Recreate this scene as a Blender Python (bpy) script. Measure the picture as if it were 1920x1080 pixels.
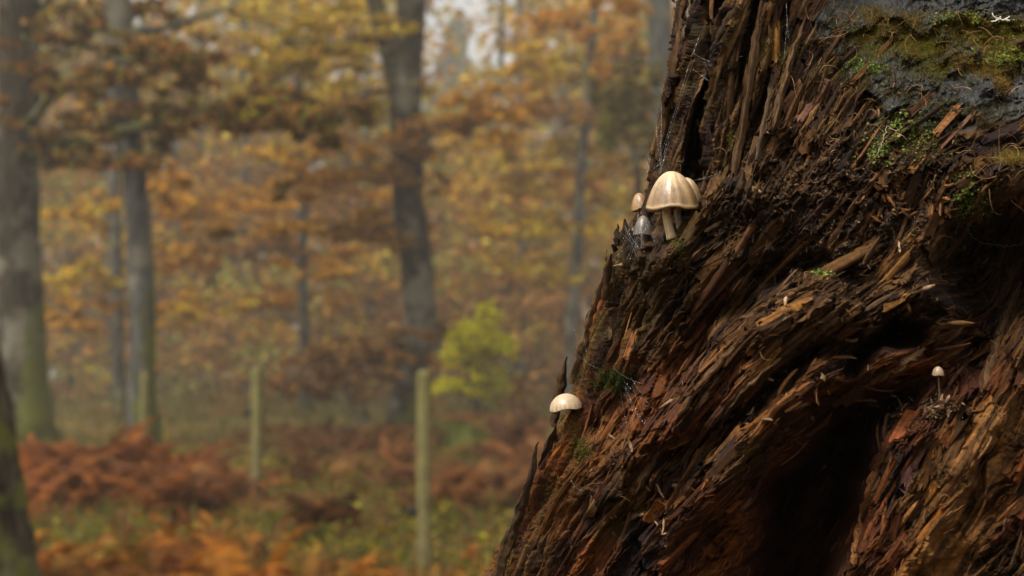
import bpy, math, random
import numpy as np
from mathutils import Vector

for o in list(bpy.data.objects):
    bpy.data.objects.remove(o)
SC = bpy.context.scene
COL = SC.collection
rng = np.random.default_rng(11)
random.seed(11)

# ------------------------------------------------------------------ camera
CAM_H = 1.3
PITCH = math.radians(3.2)
FPX = 2667.0                      # focal length in photo pixels (50 mm on 36 mm, 1920 px)
cam = bpy.data.cameras.new('camera')
cam.lens = 50.0
cam.sensor_width = 36.0
cam.clip_start = 0.02
cam.clip_end = 2000
cam.dof.use_dof = True
cam.dof.focus_distance = 0.752
cam.dof.aperture_fstop = 10.0
camo = bpy.data.objects.new('camera', cam)
COL.objects.link(camo)
camo.location = (0, 0, CAM_H)
camo.rotation_euler = (math.radians(90) + PITCH, 0, 0)
SC.camera = camo

# ------------------------------------------------------------------ sky, sun, exposure
SUN_DIR = Vector((-0.42, -0.38, 0.82)).normalized()      # towards the sun
w = bpy.data.worlds.new('World')
SC.world = w
w.use_nodes = True
nt = w.node_tree
nt.nodes.clear()
sky = nt.nodes.new('ShaderNodeTexSky')
sky.sky_type = 'NISHITA'
sky.sun_disc = False
sky.sun_elevation = math.asin(SUN_DIR.z)
sky.sun_rotation = math.atan2(SUN_DIR.x, SUN_DIR.y)
sky.air_density = 1.0
sky.dust_density = 6.0
sky.ozone_density = 0.6
hs = nt.nodes.new('ShaderNodeHueSaturation')
hs.inputs['Saturation'].default_value = 0.06
bg = nt.nodes.new('ShaderNodeBackground')
bg.inputs['Strength'].default_value = 0.108
out = nt.nodes.new('ShaderNodeOutputWorld')
nt.links.new(sky.outputs[0], hs.inputs['Color'])
nt.links.new(hs.outputs[0], bg.inputs[0])
nt.links.new(bg.outputs[0], out.inputs[0])
sun = bpy.data.lights.new('sun', 'SUN')
sun.energy = 1.5
sun.angle = math.radians(16)
sun.color = (1.0, 0.92, 0.78)
suno = bpy.data.objects.new('sun', sun)
COL.objects.link(suno)
suno.rotation_euler = SUN_DIR.to_track_quat('Z', 'Y').to_euler()
SC.view_settings.view_transform = 'Standard'
SC.view_settings.look = 'None'
SC.view_settings.exposure = 1.05
SC.view_settings.gamma = 1.0
SC.view_settings.use_curve_mapping = False
SC.cycles.use_denoising = True
SC.cycles.volume_bounces = 1
SC.cycles.max_bounces = 6
SC.cycles.transparent_max_bounces = 8

# ------------------------------------------------------------------ helpers
FW = np.array([0, math.cos(PITCH), math.sin(PITCH)])
UP = np.array([0, -math.sin(PITCH), math.cos(PITCH)])
RT = np.array([1.0, 0, 0])
CAMP = np.array([0, 0, CAM_H])


def at(px, py, d):
    """photo pixel + distance along the view axis -> point in the place"""
    px = np.asarray(px, float); py = np.asarray(py, float); d = np.asarray(d, float)
    cx = (px - 960) / FPX * d
    cy = (540 - py) / FPX * d
    return CAMP + cx[..., None] * RT + cy[..., None] * UP + d[..., None] * FW


def lin(c):
    return tuple(((v / 255) / 12.92 if v / 255 <= 0.04045 else ((v / 255 + 0.055) / 1.055) ** 2.4) for v in c)


def mesh_obj(name, v, f, mat=None, parent=None, col=None, smooth=False, extra=None):
    """one mesh object from arrays; f = (n,3) or (n,4) or a list of such arrays"""
    v = np.asarray(v, np.float32).reshape(-1, 3)
    fl = f if isinstance(f, (list, tuple)) and len(f) and isinstance(f[0], np.ndarray) and f[0].ndim == 2 else [np.asarray(f)]
    me = bpy.data.meshes.new(name)
    me.vertices.add(len(v))
    me.vertices.foreach_set('co', v.ravel())
    loops = np.concatenate([a.ravel() for a in fl]).astype(np.int32)
    tot = np.concatenate([np.full(len(a), a.shape[1]) for a in fl]).astype(np.int32)
    start = np.concatenate([[0], np.cumsum(tot)[:-1]]).astype(np.int32)
    me.loops.add(len(loops))
    me.loops.foreach_set('vertex_index', loops)
    me.polygons.add(len(tot))
    me.polygons.foreach_set('loop_start', start)
    me.polygons.foreach_set('loop_total', tot)
    if smooth:
        me.polygons.foreach_set('use_smooth', np.ones(len(tot), bool))
    me.update(calc_edges=True)
    if col is not None:
        a = me.attributes.new('Col', 'FLOAT_COLOR', 'POINT')
        c = np.ones((len(v), 4), np.float32)
        c[:, :3] = np.clip(col, 0, 1)
        a.data.foreach_set('color', c.ravel())
    if extra:
        for k, arr in extra.items():
            a = me.attributes.new(k, 'FLOAT', 'POINT')
            a.data.foreach_set('value', np.asarray(arr, np.float32).ravel())
    me.validate()
    o = bpy.data.objects.new(name, me)
    COL.objects.link(o)
    if mat:
        me.materials.append(mat)
    if parent is not None:
        o.parent = parent
        o.matrix_parent_inverse = parent.matrix_world.inverted()
    return o


def tag(o, label=None, cat=None, group=None, kind=None):
    if label: o['label'] = label
    if cat: o['category'] = cat
    if group: o['group'] = group
    if kind: o['kind'] = kind
    return o


def empty(name, loc):
    o = bpy.data.objects.new(name, None)
    COL.objects.link(o)
    o.location = tuple(float(c) for c in loc)
    o.empty_display_size = 0.05
    bpy.context.view_layer.update()
    return o


class Acc:
    """collects pieces of one mesh"""
    def __init__(s): s.v = []; s.f3 = []; s.f4 = []; s.c = []; s.n = 0
    def add(s, v, f, c=None):
        v = np.asarray(v, float).reshape(-1, 3); f = np.asarray(f, int)
        s.v.append(v)
        (s.f3 if f.shape[1] == 3 else s.f4).append(f + s.n)
        c = np.array((1, 1, 1)) if c is None else np.asarray(c, float)
        s.c.append(np.broadcast_to(c, (len(v), 3)))
        s.n += len(v)
    def build(s, name, mat, parent=None, smooth=False):
        fs = []
        if s.f3: fs.append(np.concatenate(s.f3))
        if s.f4: fs.append(np.concatenate(s.f4))
        return mesh_obj(name, np.concatenate(s.v), fs, mat, parent, np.concatenate(s.c), smooth)


def tube(path, rad, seg=8, cap=True, jit=0.0, flat=None):
    """rings along a path; returns verts, quads"""
    p = np.asarray(path, float); r = np.broadcast_to(np.asarray(rad, float), (len(p),))
    t = np.gradient(p, axis=0); t /= np.linalg.norm(t, axis=1)[:, None] + 1e-12
    ref = np.array([0.0, 1.0, 0.0]) if abs(t[:, 1]).mean() < 0.8 else np.array([1.0, 0, 0])
    a = np.cross(t, ref); a /= np.linalg.norm(a, axis=1)[:, None] + 1e-12
    b = np.cross(t, a)
    th = np.linspace(0, 2 * math.pi, seg, endpoint=False)
    rr = r[:, None] * np.ones((1, seg))
    if jit: rr = rr * (1 + jit * rng.standard_normal(rr.shape))
    fx = flat or 1.0
    v = p[:, None, :] + rr[..., None] * (np.cos(th)[None, :, None] * a[:, None, :] + fx * np.sin(th)[None, :, None] * b[:, None, :])
    n = len(p)
    i = np.arange(n - 1)[:, None] * seg; j = np.arange(seg)[None, :]; k = (j + 1) % seg
    q = np.stack([i + j, i + k, i + seg + k, i + seg + j], -1).reshape(-1, 4)
    v = v.reshape(-1, 3)
    if cap:
        v = np.concatenate([v, p[:1], p[-1:]])
        c0, c1 = n * seg, n * seg + 1
        j = np.arange(seg); k = (j + 1) % seg
        cq = np.concatenate([np.stack([np.full(seg, c0), k, j, j], -1), np.stack([np.full(seg, c1), (n - 1) * seg + j, (n - 1) * seg + k, (n - 1) * seg + k], -1)])
        return v, q, cq[:, :3]
    return v, q, None


def add_tube(acc, path, rad, seg=8, col=None, jit=0.0, cap=True, flat=None):
    v, q, c = tube(path, rad, seg, cap, jit, flat)
    base = acc.n
    acc.add(v, q, col)
    if c is not None: acc.f3.append(c + base)


def smooth_path(pts, n, wob=0.0):
    p = np.asarray(pts, float)
    d = np.concatenate([[0], np.cumsum(np.linalg.norm(np.diff(p, axis=0), axis=1))])
    t = np.linspace(0, d[-1], n)
    q = np.stack([np.interp(t, d, p[:, k]) for k in range(p.shape[1])], -1)
    for _ in range(2):
        q[1:-1] = 0.25 * q[:-2] + 0.5 * q[1:-1] + 0.25 * q[2:]
    if wob:
        nz = rng.standard_normal(q.shape) * wob
        for _ in range(3): nz[1:-1] = (nz[:-2] + nz[1:-1] + nz[2:]) / 3
        nz[0] = 0
        q += nz
    return q


# ------------------------------------------------------------------ materials
class N:
    """small helper to write node trees"""
    def __init__(s, name):
        s.m = bpy.data.materials.new(name); s.m.use_nodes = True
        s.t = s.m.node_tree; s.t.nodes.clear()
        s.out = s.t.nodes.new('ShaderNodeOutputMaterial')
    def n(s, typ, **kw):
        o = s.t.nodes.new(typ)
        for k, v in kw.items(): setattr(o, k, v)
        return o
    def l(s, a, b): s.t.links.new(a, b)
    def ramp(s, stops):
        r = s.n('ShaderNodeValToRGB'); e = r.color_ramp.elements
        while len(e) < len(stops): e.new(0.5)
        for el, (p, c) in zip(e, stops): el.position = p; el.color = (*c, 1)
        return r
    def mix(s, blend='MIX'):
        return s.n('ShaderNodeMix', data_type='RGBA', blend_type=blend)


def col_noise(m, scale, lo, hi, detail=4, coords=None):
    """vertex colour times a noise range -> colour socket"""
    at_ = m.n('ShaderNodeAttribute', attribute_name='Col')
    no = m.n('ShaderNodeTexNoise'); no.inputs['Scale'].default_value = scale; no.inputs['Detail'].default_value = detail
    if coords is None:
        coords = m.n('ShaderNodeTexCoord').outputs['Object']
    m.l(coords, no.inputs['Vector'])
    mr = m.n('ShaderNodeMapRange'); mr.inputs['From Min'].default_value = 0.3; mr.inputs['From Max'].default_value = 0.7
    mr.inputs['To Min'].default_value = lo; mr.inputs['To Max'].default_value = hi
    m.l(no.outputs['Fac'], mr.inputs['Value'])
    mx = m.mix('MULTIPLY'); mx.inputs[0].default_value = 1
    m.l(at_.outputs['Color'], mx.inputs[6]); m.l(mr.outputs[0], mx.inputs[7])
    return mx.outputs[2], no.outputs['Fac']


def leaf_mat(name, rough=0.6, trans=0.35):
    m = N(name)
    c, _ = col_noise(m, 9.0, 0.75, 1.25, 2)
    b = m.n('ShaderNodeBsdfPrincipled'); b.inputs['Roughness'].default_value = rough
    b.inputs['Specular IOR Level'].default_value = 0.08
    t = m.n('ShaderNodeBsdfTranslucent')
    m.l(c, b.inputs['Base Color']); m.l(c, t.inputs['Color'])
    x = m.n('ShaderNodeMixShader'); x.inputs[0].default_value = trans
    m.l(b.outputs[0], x.inputs[1]); m.l(t.outputs[0], x.inputs[2]); m.l(x.outputs[0], m.out.inputs['Surface'])
    return m.m


def bark_mat(name, c0, c1, c2, moss=0.0, scale=1.0):
    m = N(name)
    tc = m.n('ShaderNodeTexCoord')
    mp = m.n('ShaderNodeMapping'); mp.inputs['Scale'].default_value = (9 * scale, 9 * scale, 1.3 * scale)
    m.l(tc.outputs['Object'], mp.inputs['Vector'])
    no = m.n('ShaderNodeTexNoise'); no.inputs['Scale'].default_value = 2.0; no.inputs['Detail'].default_value = 6
    m.l(mp.outputs[0], no.inputs['Vector'])
    r = m.ramp([(0.32, c0), (0.52, c1), (0.70, c2)])
    m.l(no.outputs['Fac'], r.inputs[0])
    # blotches of lichen and moss with shapes of their own
    n2 = m.n('ShaderNodeTexNoise'); n2.inputs['Scale'].default_value = 1.5 * scale; n2.inputs['Detail'].default_value = 5
    m.l(tc.outputs['Object'], n2.inputs['Vector'])
    r2 = m.ramp([(0.52, (0, 0, 0)), (0.60, (1, 1, 1))]); m.l(n2.outputs['Fac'], r2.inputs[0])
    mx = m.mix(); m.l(r2.outputs[0], mx.inputs[0]); m.l(r.outputs[0], mx.inputs[6]); mx.inputs[7].default_value = (0.155, 0.138, 0.10, 1)
    at_ = m.n('ShaderNodeAttribute', attribute_name='Col')       # red channel = moss cover
    sp = m.n('ShaderNodeSeparateColor'); m.l(at_.outputs['Color'], sp.inputs[0])
    n3 = m.n('ShaderNodeTexNoise'); n3.inputs['Scale'].default_value = 6 * scale; m.l(tc.outputs['Object'], n3.inputs['Vector'])
    ad = m.n('ShaderNodeMath', operation='ADD'); m.l(sp.outputs[0], ad.inputs[0]); m.l(n3.outputs['Fac'], ad.inputs[1])
    r3 = m.ramp([(0.80, (0, 0, 0)), (1.0, (1, 1, 1))]); m.l(ad.outputs[0], r3.inputs[0])
    m2 = m.mix(); m.l(r3.outputs[0], m2.inputs[0]); m.l(mx.outputs[2], m2.inputs[6]); m2.inputs[7].default_value = (0.10, 0.105, 0.022, 1)
    b = m.n('ShaderNodeBsdfPrincipled'); b.inputs['Roughness'].default_value = 0.9; b.inputs['Specular IOR Level'].default_value = 0.05
    m.l(m2.outputs[2], b.inputs['Base Color'])
    bp = m.n('ShaderNodeBump'); bp.inputs['Strength'].default_value = 0.8; bp.inputs['Distance'].default_value = 0.03
    m.l(no.outputs['Fac'], bp.inputs['Height']); m.l(bp.outputs[0], b.inputs['Normal'])
    m.l(b.outputs[0], m.out.inputs['Surface'])
    return m.m


def vcol_mat(name, rough=0.8, nscale=600.0, lo=0.7, hi=1.3, bump=0.0003, spec=0.3, trans=0.0, detail=5, sss=0.0):
    m = N(name)
    c, f = col_noise(m, nscale, lo, hi, detail)
    b = m.n('ShaderNodeBsdfPrincipled'); b.inputs['Roughness'].default_value = rough
    b.inputs['Specular IOR Level'].default_value = spec
    m.l(c, b.inputs['Base Color'])
    if sss:
        b.inputs['Subsurface Weight'].default_value = sss
        b.inputs['Subsurface Radius'].default_value = (0.004, 0.0022, 0.0010)
    if bump:
        bp = m.n('ShaderNodeBump'); bp.inputs['Strength'].default_value = 0.9; bp.inputs['Distance'].default_value = bump
        m.l(f, bp.inputs['Height']); m.l(bp.outputs[0], b.inputs['Normal'])
    if trans:
        t = m.n('ShaderNodeBsdfTranslucent'); m.l(c, t.inputs['Color'])
        x = m.n('ShaderNodeMixShader'); x.inputs[0].default_value = trans
        m.l(b.outputs[0], x.inputs[1]); m.l(t.outputs[0], x.inputs[2]); m.l(x.outputs[0], m.out.inputs['Surface'])
    else:
        m.l(b.outputs[0], m.out.inputs['Surface'])
    return m.m


M_LEAF = leaf_mat('autumn_leaf')
M_FERN = leaf_mat('bracken_leaf', 0.7, 0.25)
M_GRASS = leaf_mat('grass_blade', 0.6, 0.3)
M_OAK = bark_mat('oak_bark', (0.014, 0.0105, 0.0068), (0.040, 0.031, 0.020), (0.095, 0.079, 0.055))
M_BEECH = bark_mat('beech_bark', (0.032, 0.029, 0.024), (0.07, 0.066, 0.057), (0.14, 0.135, 0.12))
M_POST = vcol_mat('post_wood', 0.85, 14.0, 0.7, 1.25, 0.004, 0.08)
M_BLACK = vcol_mat('black_plastic', 0.5, 10.0, 0.9, 1.1, 0)

# ================================================================== THE SETTING: ground
def ground_z(x, y):
    return (0.05 * np.sin(x * 0.31 + 1.0) * np.cos(y * 0.23) + 0.03 * np.sin(x * 0.9 + y * 0.7)) * np.clip((y - 4) / 8, 0, 1)


def make_ground():
    xs = np.concatenate([[-250, -150, -80], np.linspace(-45, 45, 120), [80, 150, 250]])
    ys = np.concatenate([[-100, -60, -30, -10], np.linspace(-4, 60, 130), [75, 95, 130, 200, 320]])
    X, Y = np.meshgrid(xs, ys)
    Z = ground_z(X, Y)
    v = np.stack([X, Y, Z], -1).reshape(-1, 3)
    nx = len(xs); i = np.arange(len(ys) - 1)[:, None] * nx; j = np.arange(nx - 1)[None, :]
    q = np.stack([i + j, i + j + 1, i + nx + j + 1, i + nx + j], -1).reshape(-1, 4)
    m = N('woodland_floor')
    tc = m.n('ShaderNodeTexCoord')
    n1 = m.n('ShaderNodeTexNoise'); n1.inputs['Scale'].default_value = 0.45; n1.inputs['Detail'].default_value = 6
    n2 = m.n('ShaderNodeTexNoise'); n2.inputs['Scale'].default_value = 7.0; n2.inputs['Detail'].default_value = 8
    m.l(tc.outputs['Object'], n1.inputs['Vector']); m.l(tc.outputs['Object'], n2.inputs['Vector'])
    r1 = m.ramp([(0.38, (0.055, 0.052, 0.012)), (0.50, (0.085, 0.064, 0.018)), (0.62, (0.095, 0.044, 0.014))])
    r2 = m.ramp([(0.40, (0.45, 0.42, 0.40)), (0.62, (1.35, 1.3, 1.2))])
    m.l(n1.outputs['Fac'], r1.inputs[0]); m.l(n2.outputs['Fac'], r2.inputs[0])
    mx = m.mix('MULTIPLY'); mx.inputs[0].default_value = 1
    m.l(r1.outputs[0], mx.inputs[6]); m.l(r2.outputs[0], mx.inputs[7])
    b = m.n('ShaderNodeBsdfPrincipled'); b.inputs['Roughness'].default_value = 0.95; b.inputs['Specular IOR Level'].default_value = 0.1
    m.l(mx.outputs[2], b.inputs['Base Color'])
    bp = m.n('ShaderNodeBump'); bp.inputs['Distance'].default_value = 0.05; m.l(n2.outputs['Fac'], bp.inputs['Height']); m.l(bp.outputs[0], b.inputs['Normal'])
    m.l(b.outputs[0], m.out.inputs['Surface'])
    tag(mesh_obj('ground', v, q, m.m, smooth=True), kind='structure')


make_ground()

# ================================================================== leaves
OCHRE = np.array([[0.50, 0.29, 0.018], [0.55, 0.36, 0.02], [0.46, 0.23, 0.015], [0.50, 0.40, 0.03], [0.36, 0.28, 0.02]])
ORANGE = np.array([[0.48, 0.20, 0.012], [0.40, 0.16, 0.012], [0.52, 0.27, 0.016], [0.30, 0.13, 0.012], [0.42, 0.24, 0.02]])
BROWN = np.array([[0.22, 0.095, 0.025], [0.28, 0.125, 0.028], [0.17, 0.075, 0.022], [0.32, 0.16, 0.035], [0.20, 0.11, 0.03]])
YELGRN = np.array([[0.62, 0.56, 0.010], [0.56, 0.52, 0.010], [0.66, 0.55, 0.012], [0.48, 0.47, 0.012]])
OLIVE = np.array([[0.15, 0.125, 0.03], [0.19, 0.14, 0.035], [0.11, 0.11, 0.03], [0.22, 0.13, 0.04]])
NEAR = np.array([[0.21, 0.082, 0.02], [0.26, 0.12, 0.022], [0.16, 0.06, 0.018], [0.20, 0.155, 0.02], [0.15, 0.14, 0.02], [0.30, 0.15, 0.025], [0.11, 0.06, 0.02]])
GREENOLIVE = np.array([[0.14, 0.15, 0.03], [0.20, 0.18, 0.04], [0.24, 0.17, 0.04]])
RUST = np.array([[0.20, 0.065, 0.022], [0.16, 0.052, 0.02], [0.25, 0.09, 0.028], [0.13, 0.048, 0.022], [0.28, 0.11, 0.03]])
CONIFER = np.array([[0.035, 0.055, 0.035], [0.05, 0.07, 0.04], [0.03, 0.045, 0.03]])


def leaf_quads(cen, size, pal, up=0.55, val=0.25, r=None):
    """pointed, slightly folded leaves at the given centres -> verts, quads, colours"""
    r = r or rng
    n = len(cen)
    size = np.broadcast_to(np.asarray(size, float), (n,)) * r.uniform(0.65, 1.3, n)
    nz = r.standard_normal((n, 3)); nz[:, 2] += up * 2.2
    nz /= np.linalg.norm(nz, axis=1)[:, None]
    t = r.standard_normal((n, 3)); t -= (t * nz).sum(1)[:, None] * nz; t /= np.linalg.norm(t, axis=1)[:, None]
    b = np.cross(nz, t)
    L = size[:, None] * 0.5; W = size[:, None] * r.uniform(0.26, 0.40, n)[:, None]
    v = np.stack([cen - t * L, cen + b * W + nz * W * .35, cen + t * L - nz * L * .2, cen - b * W + nz * W * .35], 1)
    c = pal[r.integers(0, len(pal), n)] * (1 + val * r.standard_normal(n))[:, None].clip(0.35, 1.9)
    return v.reshape(-1, 3), np.arange(4 * n).reshape(n, 4), np.repeat(c, 4, axis=0)


def pad_points(c, rad, n, r=None):
    """leaf centres in a clumpy flattened cloud"""
    r = r or rng
    k = max(3, n // 22)
    sub = r.standard_normal((k, 3)) * np.asarray(rad) * 0.55
    idx = r.integers(0, k, n)
    p = sub[idx] + r.standard_normal((n, 3)) * np.asarray(rad) * 0.26
    return np.asarray(c) + p


class Crown:
    def __init__(s): s.a = Acc(); s.tw = Acc()
    def pad(s, px, py, d, rx, ry, n, pal, size=0.13, twig=None, up=0.5):
        sc = d / FPX
        c = at(px, py, d)
        n = int(n * 1.5)
        p = pad_points(c, (rx * sc, rx * sc * 0.8, ry * sc), n)
        v, f, cl = leaf_quads(p, size, pal, up)
        s.a.add(v, f, cl)
        if twig is not None:
            tgt = np.asarray(twig, float)
            mid = (c + tgt) / 2 + np.array([0, 0, 0.05 * np.linalg.norm(c - tgt)])
            add_tube(s.tw, smooth_path([tgt, mid, c], 6), np.linspace(0.022, 0.006, 6), 4, (0.0, 0, 0))
            for q in p[:: max(1, n // 5)][:5]:
                add_tube(s.tw, np.stack([c, (c + q) / 2 + 0.02, q]), np.array([0.008, 0.006, 0.003]), 3, (0, 0, 0))
    def world(s, c, rad, n, pal, size=0.14, up=0.5):
        p = pad_points(c, rad, n)
        v, f, cl = leaf_quads(p, size, pal, up)
        s.a.add(v, f, cl)


def trunk_tube(acc, path, r0, r1, seg=14, moss=0.0, flare=1.5, mossdir=1.0, n=26, wob=0.03):
    p = smooth_path(path, n, wob)
    t = np.linspace(0, 1, n)
    rad = r0 + (r1 - r0) * t
    h = p[:, 2]
    rad = rad * (1 + (flare - 1) * np.exp(-np.clip(h - h.min(), 0, None) / 0.35))
    th = np.linspace(0, 2 * math.pi, seg, endpoint=False)
    v, q, c = tube(p, rad, seg, True, 0.035)
    x = v[:n * seg].reshape(n, seg, 3)
    side = (x[..., 0] - p[:, None, 0]) / rad[:, None]
    hh = (x[..., 2] - h.min())
    m = np.clip(moss * (0.36 + 0.5 * side * mossdir) * np.clip(1.5 - hh / 2.6, 0.12, 1.4) + 0.55 * moss * np.exp(-hh / .45), 0, 1)
    mm = np.concatenate([m.ravel(), [0, 0]])
    cl = np.stack([mm, mm, mm], -1)
    base = acc.n
    acc.add(v, q, cl)
    acc.f3.append(c + base)


def finish_tree(root, trunk, limbs, crown, bark, leafm=None):
    trunk.build('trunk', bark, root, True)
    for L in limbs: L.build('branch', bark, root, True)
    if crown is not None and crown.a.n:
        if crown.tw.n: crown.tw.build('twigs', bark, root)['kind'] = 'stuff'
        crown.a.build('crown', leafm or M_LEAF, root)['kind'] = 'stuff'


def px_path(pts, d, dd=None):
    pts = np.asarray(pts, float)
    ds = np.full(len(pts), d) if dd is None else np.asarray(dd, float)
    return at(pts[:, 0], pts[:, 1], ds)


def on_ground(px, d):
    x = (px - 960) / FPX * d
    return np.array([x, d, float(ground_z(x, d))])


def limb(pts, d, r0, r1, moss=0.1, n=16, dd=None, wob=0.04):
    a = Acc(); p = smooth_path(px_path(pts, d, dd), n, wob)
    add_tube(a, p, np.linspace(r0, r1, n), 7, (moss, moss, moss), 0.05)
    return a, p


def tree_base(path_px, d):
    p = px_path(path_px, d)
    g = on_ground(path_px[0][0], d)
    p[0, 2] = g[2] - 0.05
    return p


def far_top(path_px, d, extra_z):
    """continue a trunk above the frame to its real height"""
    p = tree_base(path_px, d)
    return np.concatenate([p, p[-1:] + np.array([[0.1, 0.1, extra_z]])])


# ---- big oak at the left
def oak_left():
    d = 24.0
    pth = far_top([(56, 835), (48, 700), (36, 540), (34, 300), (36, 100), (38, -200)], d, 8)
    root = empty('oak_tree', (pth[0][0], pth[0][1], 0.0))
    tag(root, 'thick grey oak trunk at left edge whose long brown-leaved branch reaches across', 'tree')
    T = Acc(); trunk_tube(T, pth, 0.40, 0.26, 18, 0.75, 1.35, 1.0, 34)
    limbs = []
    L, p1 = limb([(60, 292), (120, 276), (200, 250), (310, 226), (430, 208), (540, 212), (615, 235)], d, 0.13, 0.015, 0.45, 22, np.linspace(24, 17, 7)); limbs.append(L)
    L, p2 = limb([(50, 230), (100, 170), (190, 120), (300, 105), (380, 130)], d, 0.09, 0.012, 0.4, 16, np.linspace(24, 18.5, 5)); limbs.append(L)
    L, p3 = limb([(60, 300), (150, 300), (240, 300), (320, 310)], d, 0.06, 0.012, 0.3, 12, np.linspace(24, 20, 4)); limbs.append(L)
    L, p4 = limb([(40, 60), (90, 0), (160, -80)], d, 0.1, 0.03, 0.2, 10); limbs.append(L)
    C = Crown()
    for P, k, spread in ((p1, 56, (55, 42)), (p2, 34, (60, 45)), (p3, 8, (40, 22))):
        for i in range(k):
            j = min(len(P) - 1, int(2 + (len(P) - 2) * rng.uniform(0.0, 1.0)))
            q = P[j]
            dd = float(np.dot(q - CAMP, FW))
            px = 960 + (q[0]) / dd * FPX + rng.normal(0, spread[0] * 0.7)
            py = 540 - np.dot(q - CAMP, UP) / dd * FPX + rng.normal(-6, spread[1] * 0.62)
            if px < 70: continue
            C.pad(px, py, dd + rng.normal(0, .5), 34, 15, int(rng.integers(38, 75)), NEAR, 0.135, q)
    for px, py in ((600, 225), (575, 250), (625, 250), (560, 205), (505, 200), (475, 215), (610, 270)):
        C.pad(px, py, 17.2, 22, 16, 50, np.concatenate([YELGRN * .55, NEAR]), 0.13)
    for px, py in ((30, 100), (70, 130), (20, 210), (85, 60), (120, 40), (110, 90)):
        C.pad(px, py, 22.5, 45, 22, 55, NEAR, 0.14)
    for i in range(6):   # a few hanging leaf bunches
        C.pad(*[(430, 435), (535, 345), (405, 440), (520, 370), (345, 350), (300, 365)][i], 18.5, 16, 10, 26, NEAR, 0.13)
    for i in range(26):  # crown above the frame
        C.world(pth[0] + np.array([rng.normal(0, 3), rng.normal(0, 3), rng.uniform(9, 16)]), (1.2, 1.2, 0.5), 90, NEAR, 0.2)
    finish_tree(root, T, limbs, C, M_OAK)


oak_left()


# ---- trunk base at the very edge, near
def near_trunk():
    d = 7.6
    root = empty('oak_tree', on_ground(-112, d))
    tag(root, 'mossy trunk base with spreading root flare, cut by left edge', 'tree')
    T = Acc()
    g = on_ground(-98, d)
    n = 60; hs = np.linspace(-0.05, 9, n) ** 1.0
    hs = np.concatenate([np.linspace(-0.05, 2.4, 44), np.linspace(2.6, 9, 16)])
    seg = 64; th = np.linspace(0, 2 * math.pi, seg, endpoint=False)
    H, TH = np.meshgrid(hs, th, indexing='ij')
    rad = 0.315 - 0.02 * H + 0.22 * np.exp(-H / 0.75) * (1 + 0.22 * np.cos(TH * 5 + 0.4))
    rad += 0.010 * np.sin(TH * 17 + 2.0 * np.sin(H * 2.1)) + 0.008 * rng.standard_normal(H.shape)
    v = np.stack([g[0] + rad * np.cos(TH) - .16 * np.clip(H - 1.0, 0, None), g[1] + rad * np.sin(TH), g[2] + H], -1).reshape(-1, 3)
    i = np.arange(n - 1)[:, None] * seg; j = np.arange(seg)[None, :]; k = (j + 1) % seg
    q = np.stack([i + j, i + k, i + seg + k, i + seg + j], -1).reshape(-1, 4)
    m = (0.26 + 0.26 * np.cos(TH * 4 + H * 4.3) * np.cos(H * 3 + TH)) * np.clip(1.5 - H / 1.7, 0.2, 1)
    T.add(v, q, np.stack([m.ravel()] * 3, -1))
    T.build('trunk', M_OAK, root, True)
    C = Crown()
    for i in range(20):
        C.world(g + np.array([rng.normal(-1.5, 1.6), rng.normal(0, 2), rng.uniform(7, 12)]), (1.0, 1.0, .4), 70, NEAR, 0.16)
    C.a.build('crown', M_LEAF, root)['kind'] = 'stuff'


near_trunk()


# ---- second trunk
def second_oak():
    d = 21.5
    pth = far_top([(264, 855), (266, 700), (268, 560), (262, 400), (250, 290), (238, 180), (230, 80), (222, -40)], d, 9)
    root = empty('oak_tree', (pth[0][0], pth[0][1], 0.0))
    tag(root, 'slender pale-barked oak with mossy right side, behind the reaching branch', 'tree')
    T = Acc(); trunk_tube(T, pth, 0.205, 0.13, 14, 0.85, 1.3, 1.0, 34)
    # mossy twin stem leaning on the right
    L0 = Acc(); trunk_tube(L0, px_path([(292, 850), (286, 760), (282, 680), (276, 600)], d + .15), 0.10, 0.05, 10, 1.3, 1.5, 1.0, 16)
    limbs = [L0]
    L, p = limb([(232, 60), (300, 55), (380, 30), (460, 0)], d, 0.06, 0.02, .2); limbs.append(L)
    L, p2 = limb([(266, 470), (300, 462), (345, 440)], d, 0.03, 0.01, .6); limbs.append(L)
    L, p3 = limb([(262, 455), (225, 460), (195, 450)], d, 0.035, 0.01, .6); limbs.append(L)
    C = Crown()
    for px, py in ((140, 10), (190, 25), (300, 15), (250, 5), (330, 60), (200, 60), (150, 40), (280, 40)):
        C.pad(px, py, d + 1, 45, 20, 55, NEAR, 0.13)
    for i in range(26):
        C.world(pth[0] + np.array([rng.normal(0, 2.5), rng.normal(0, 2.5), rng.uniform(8, 15)]), (1.2, 1.2, 0.5), 80, OCHRE, 0.2)
    finish_tree(root, T, limbs, C, M_BEECH)


second_oak()


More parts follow.
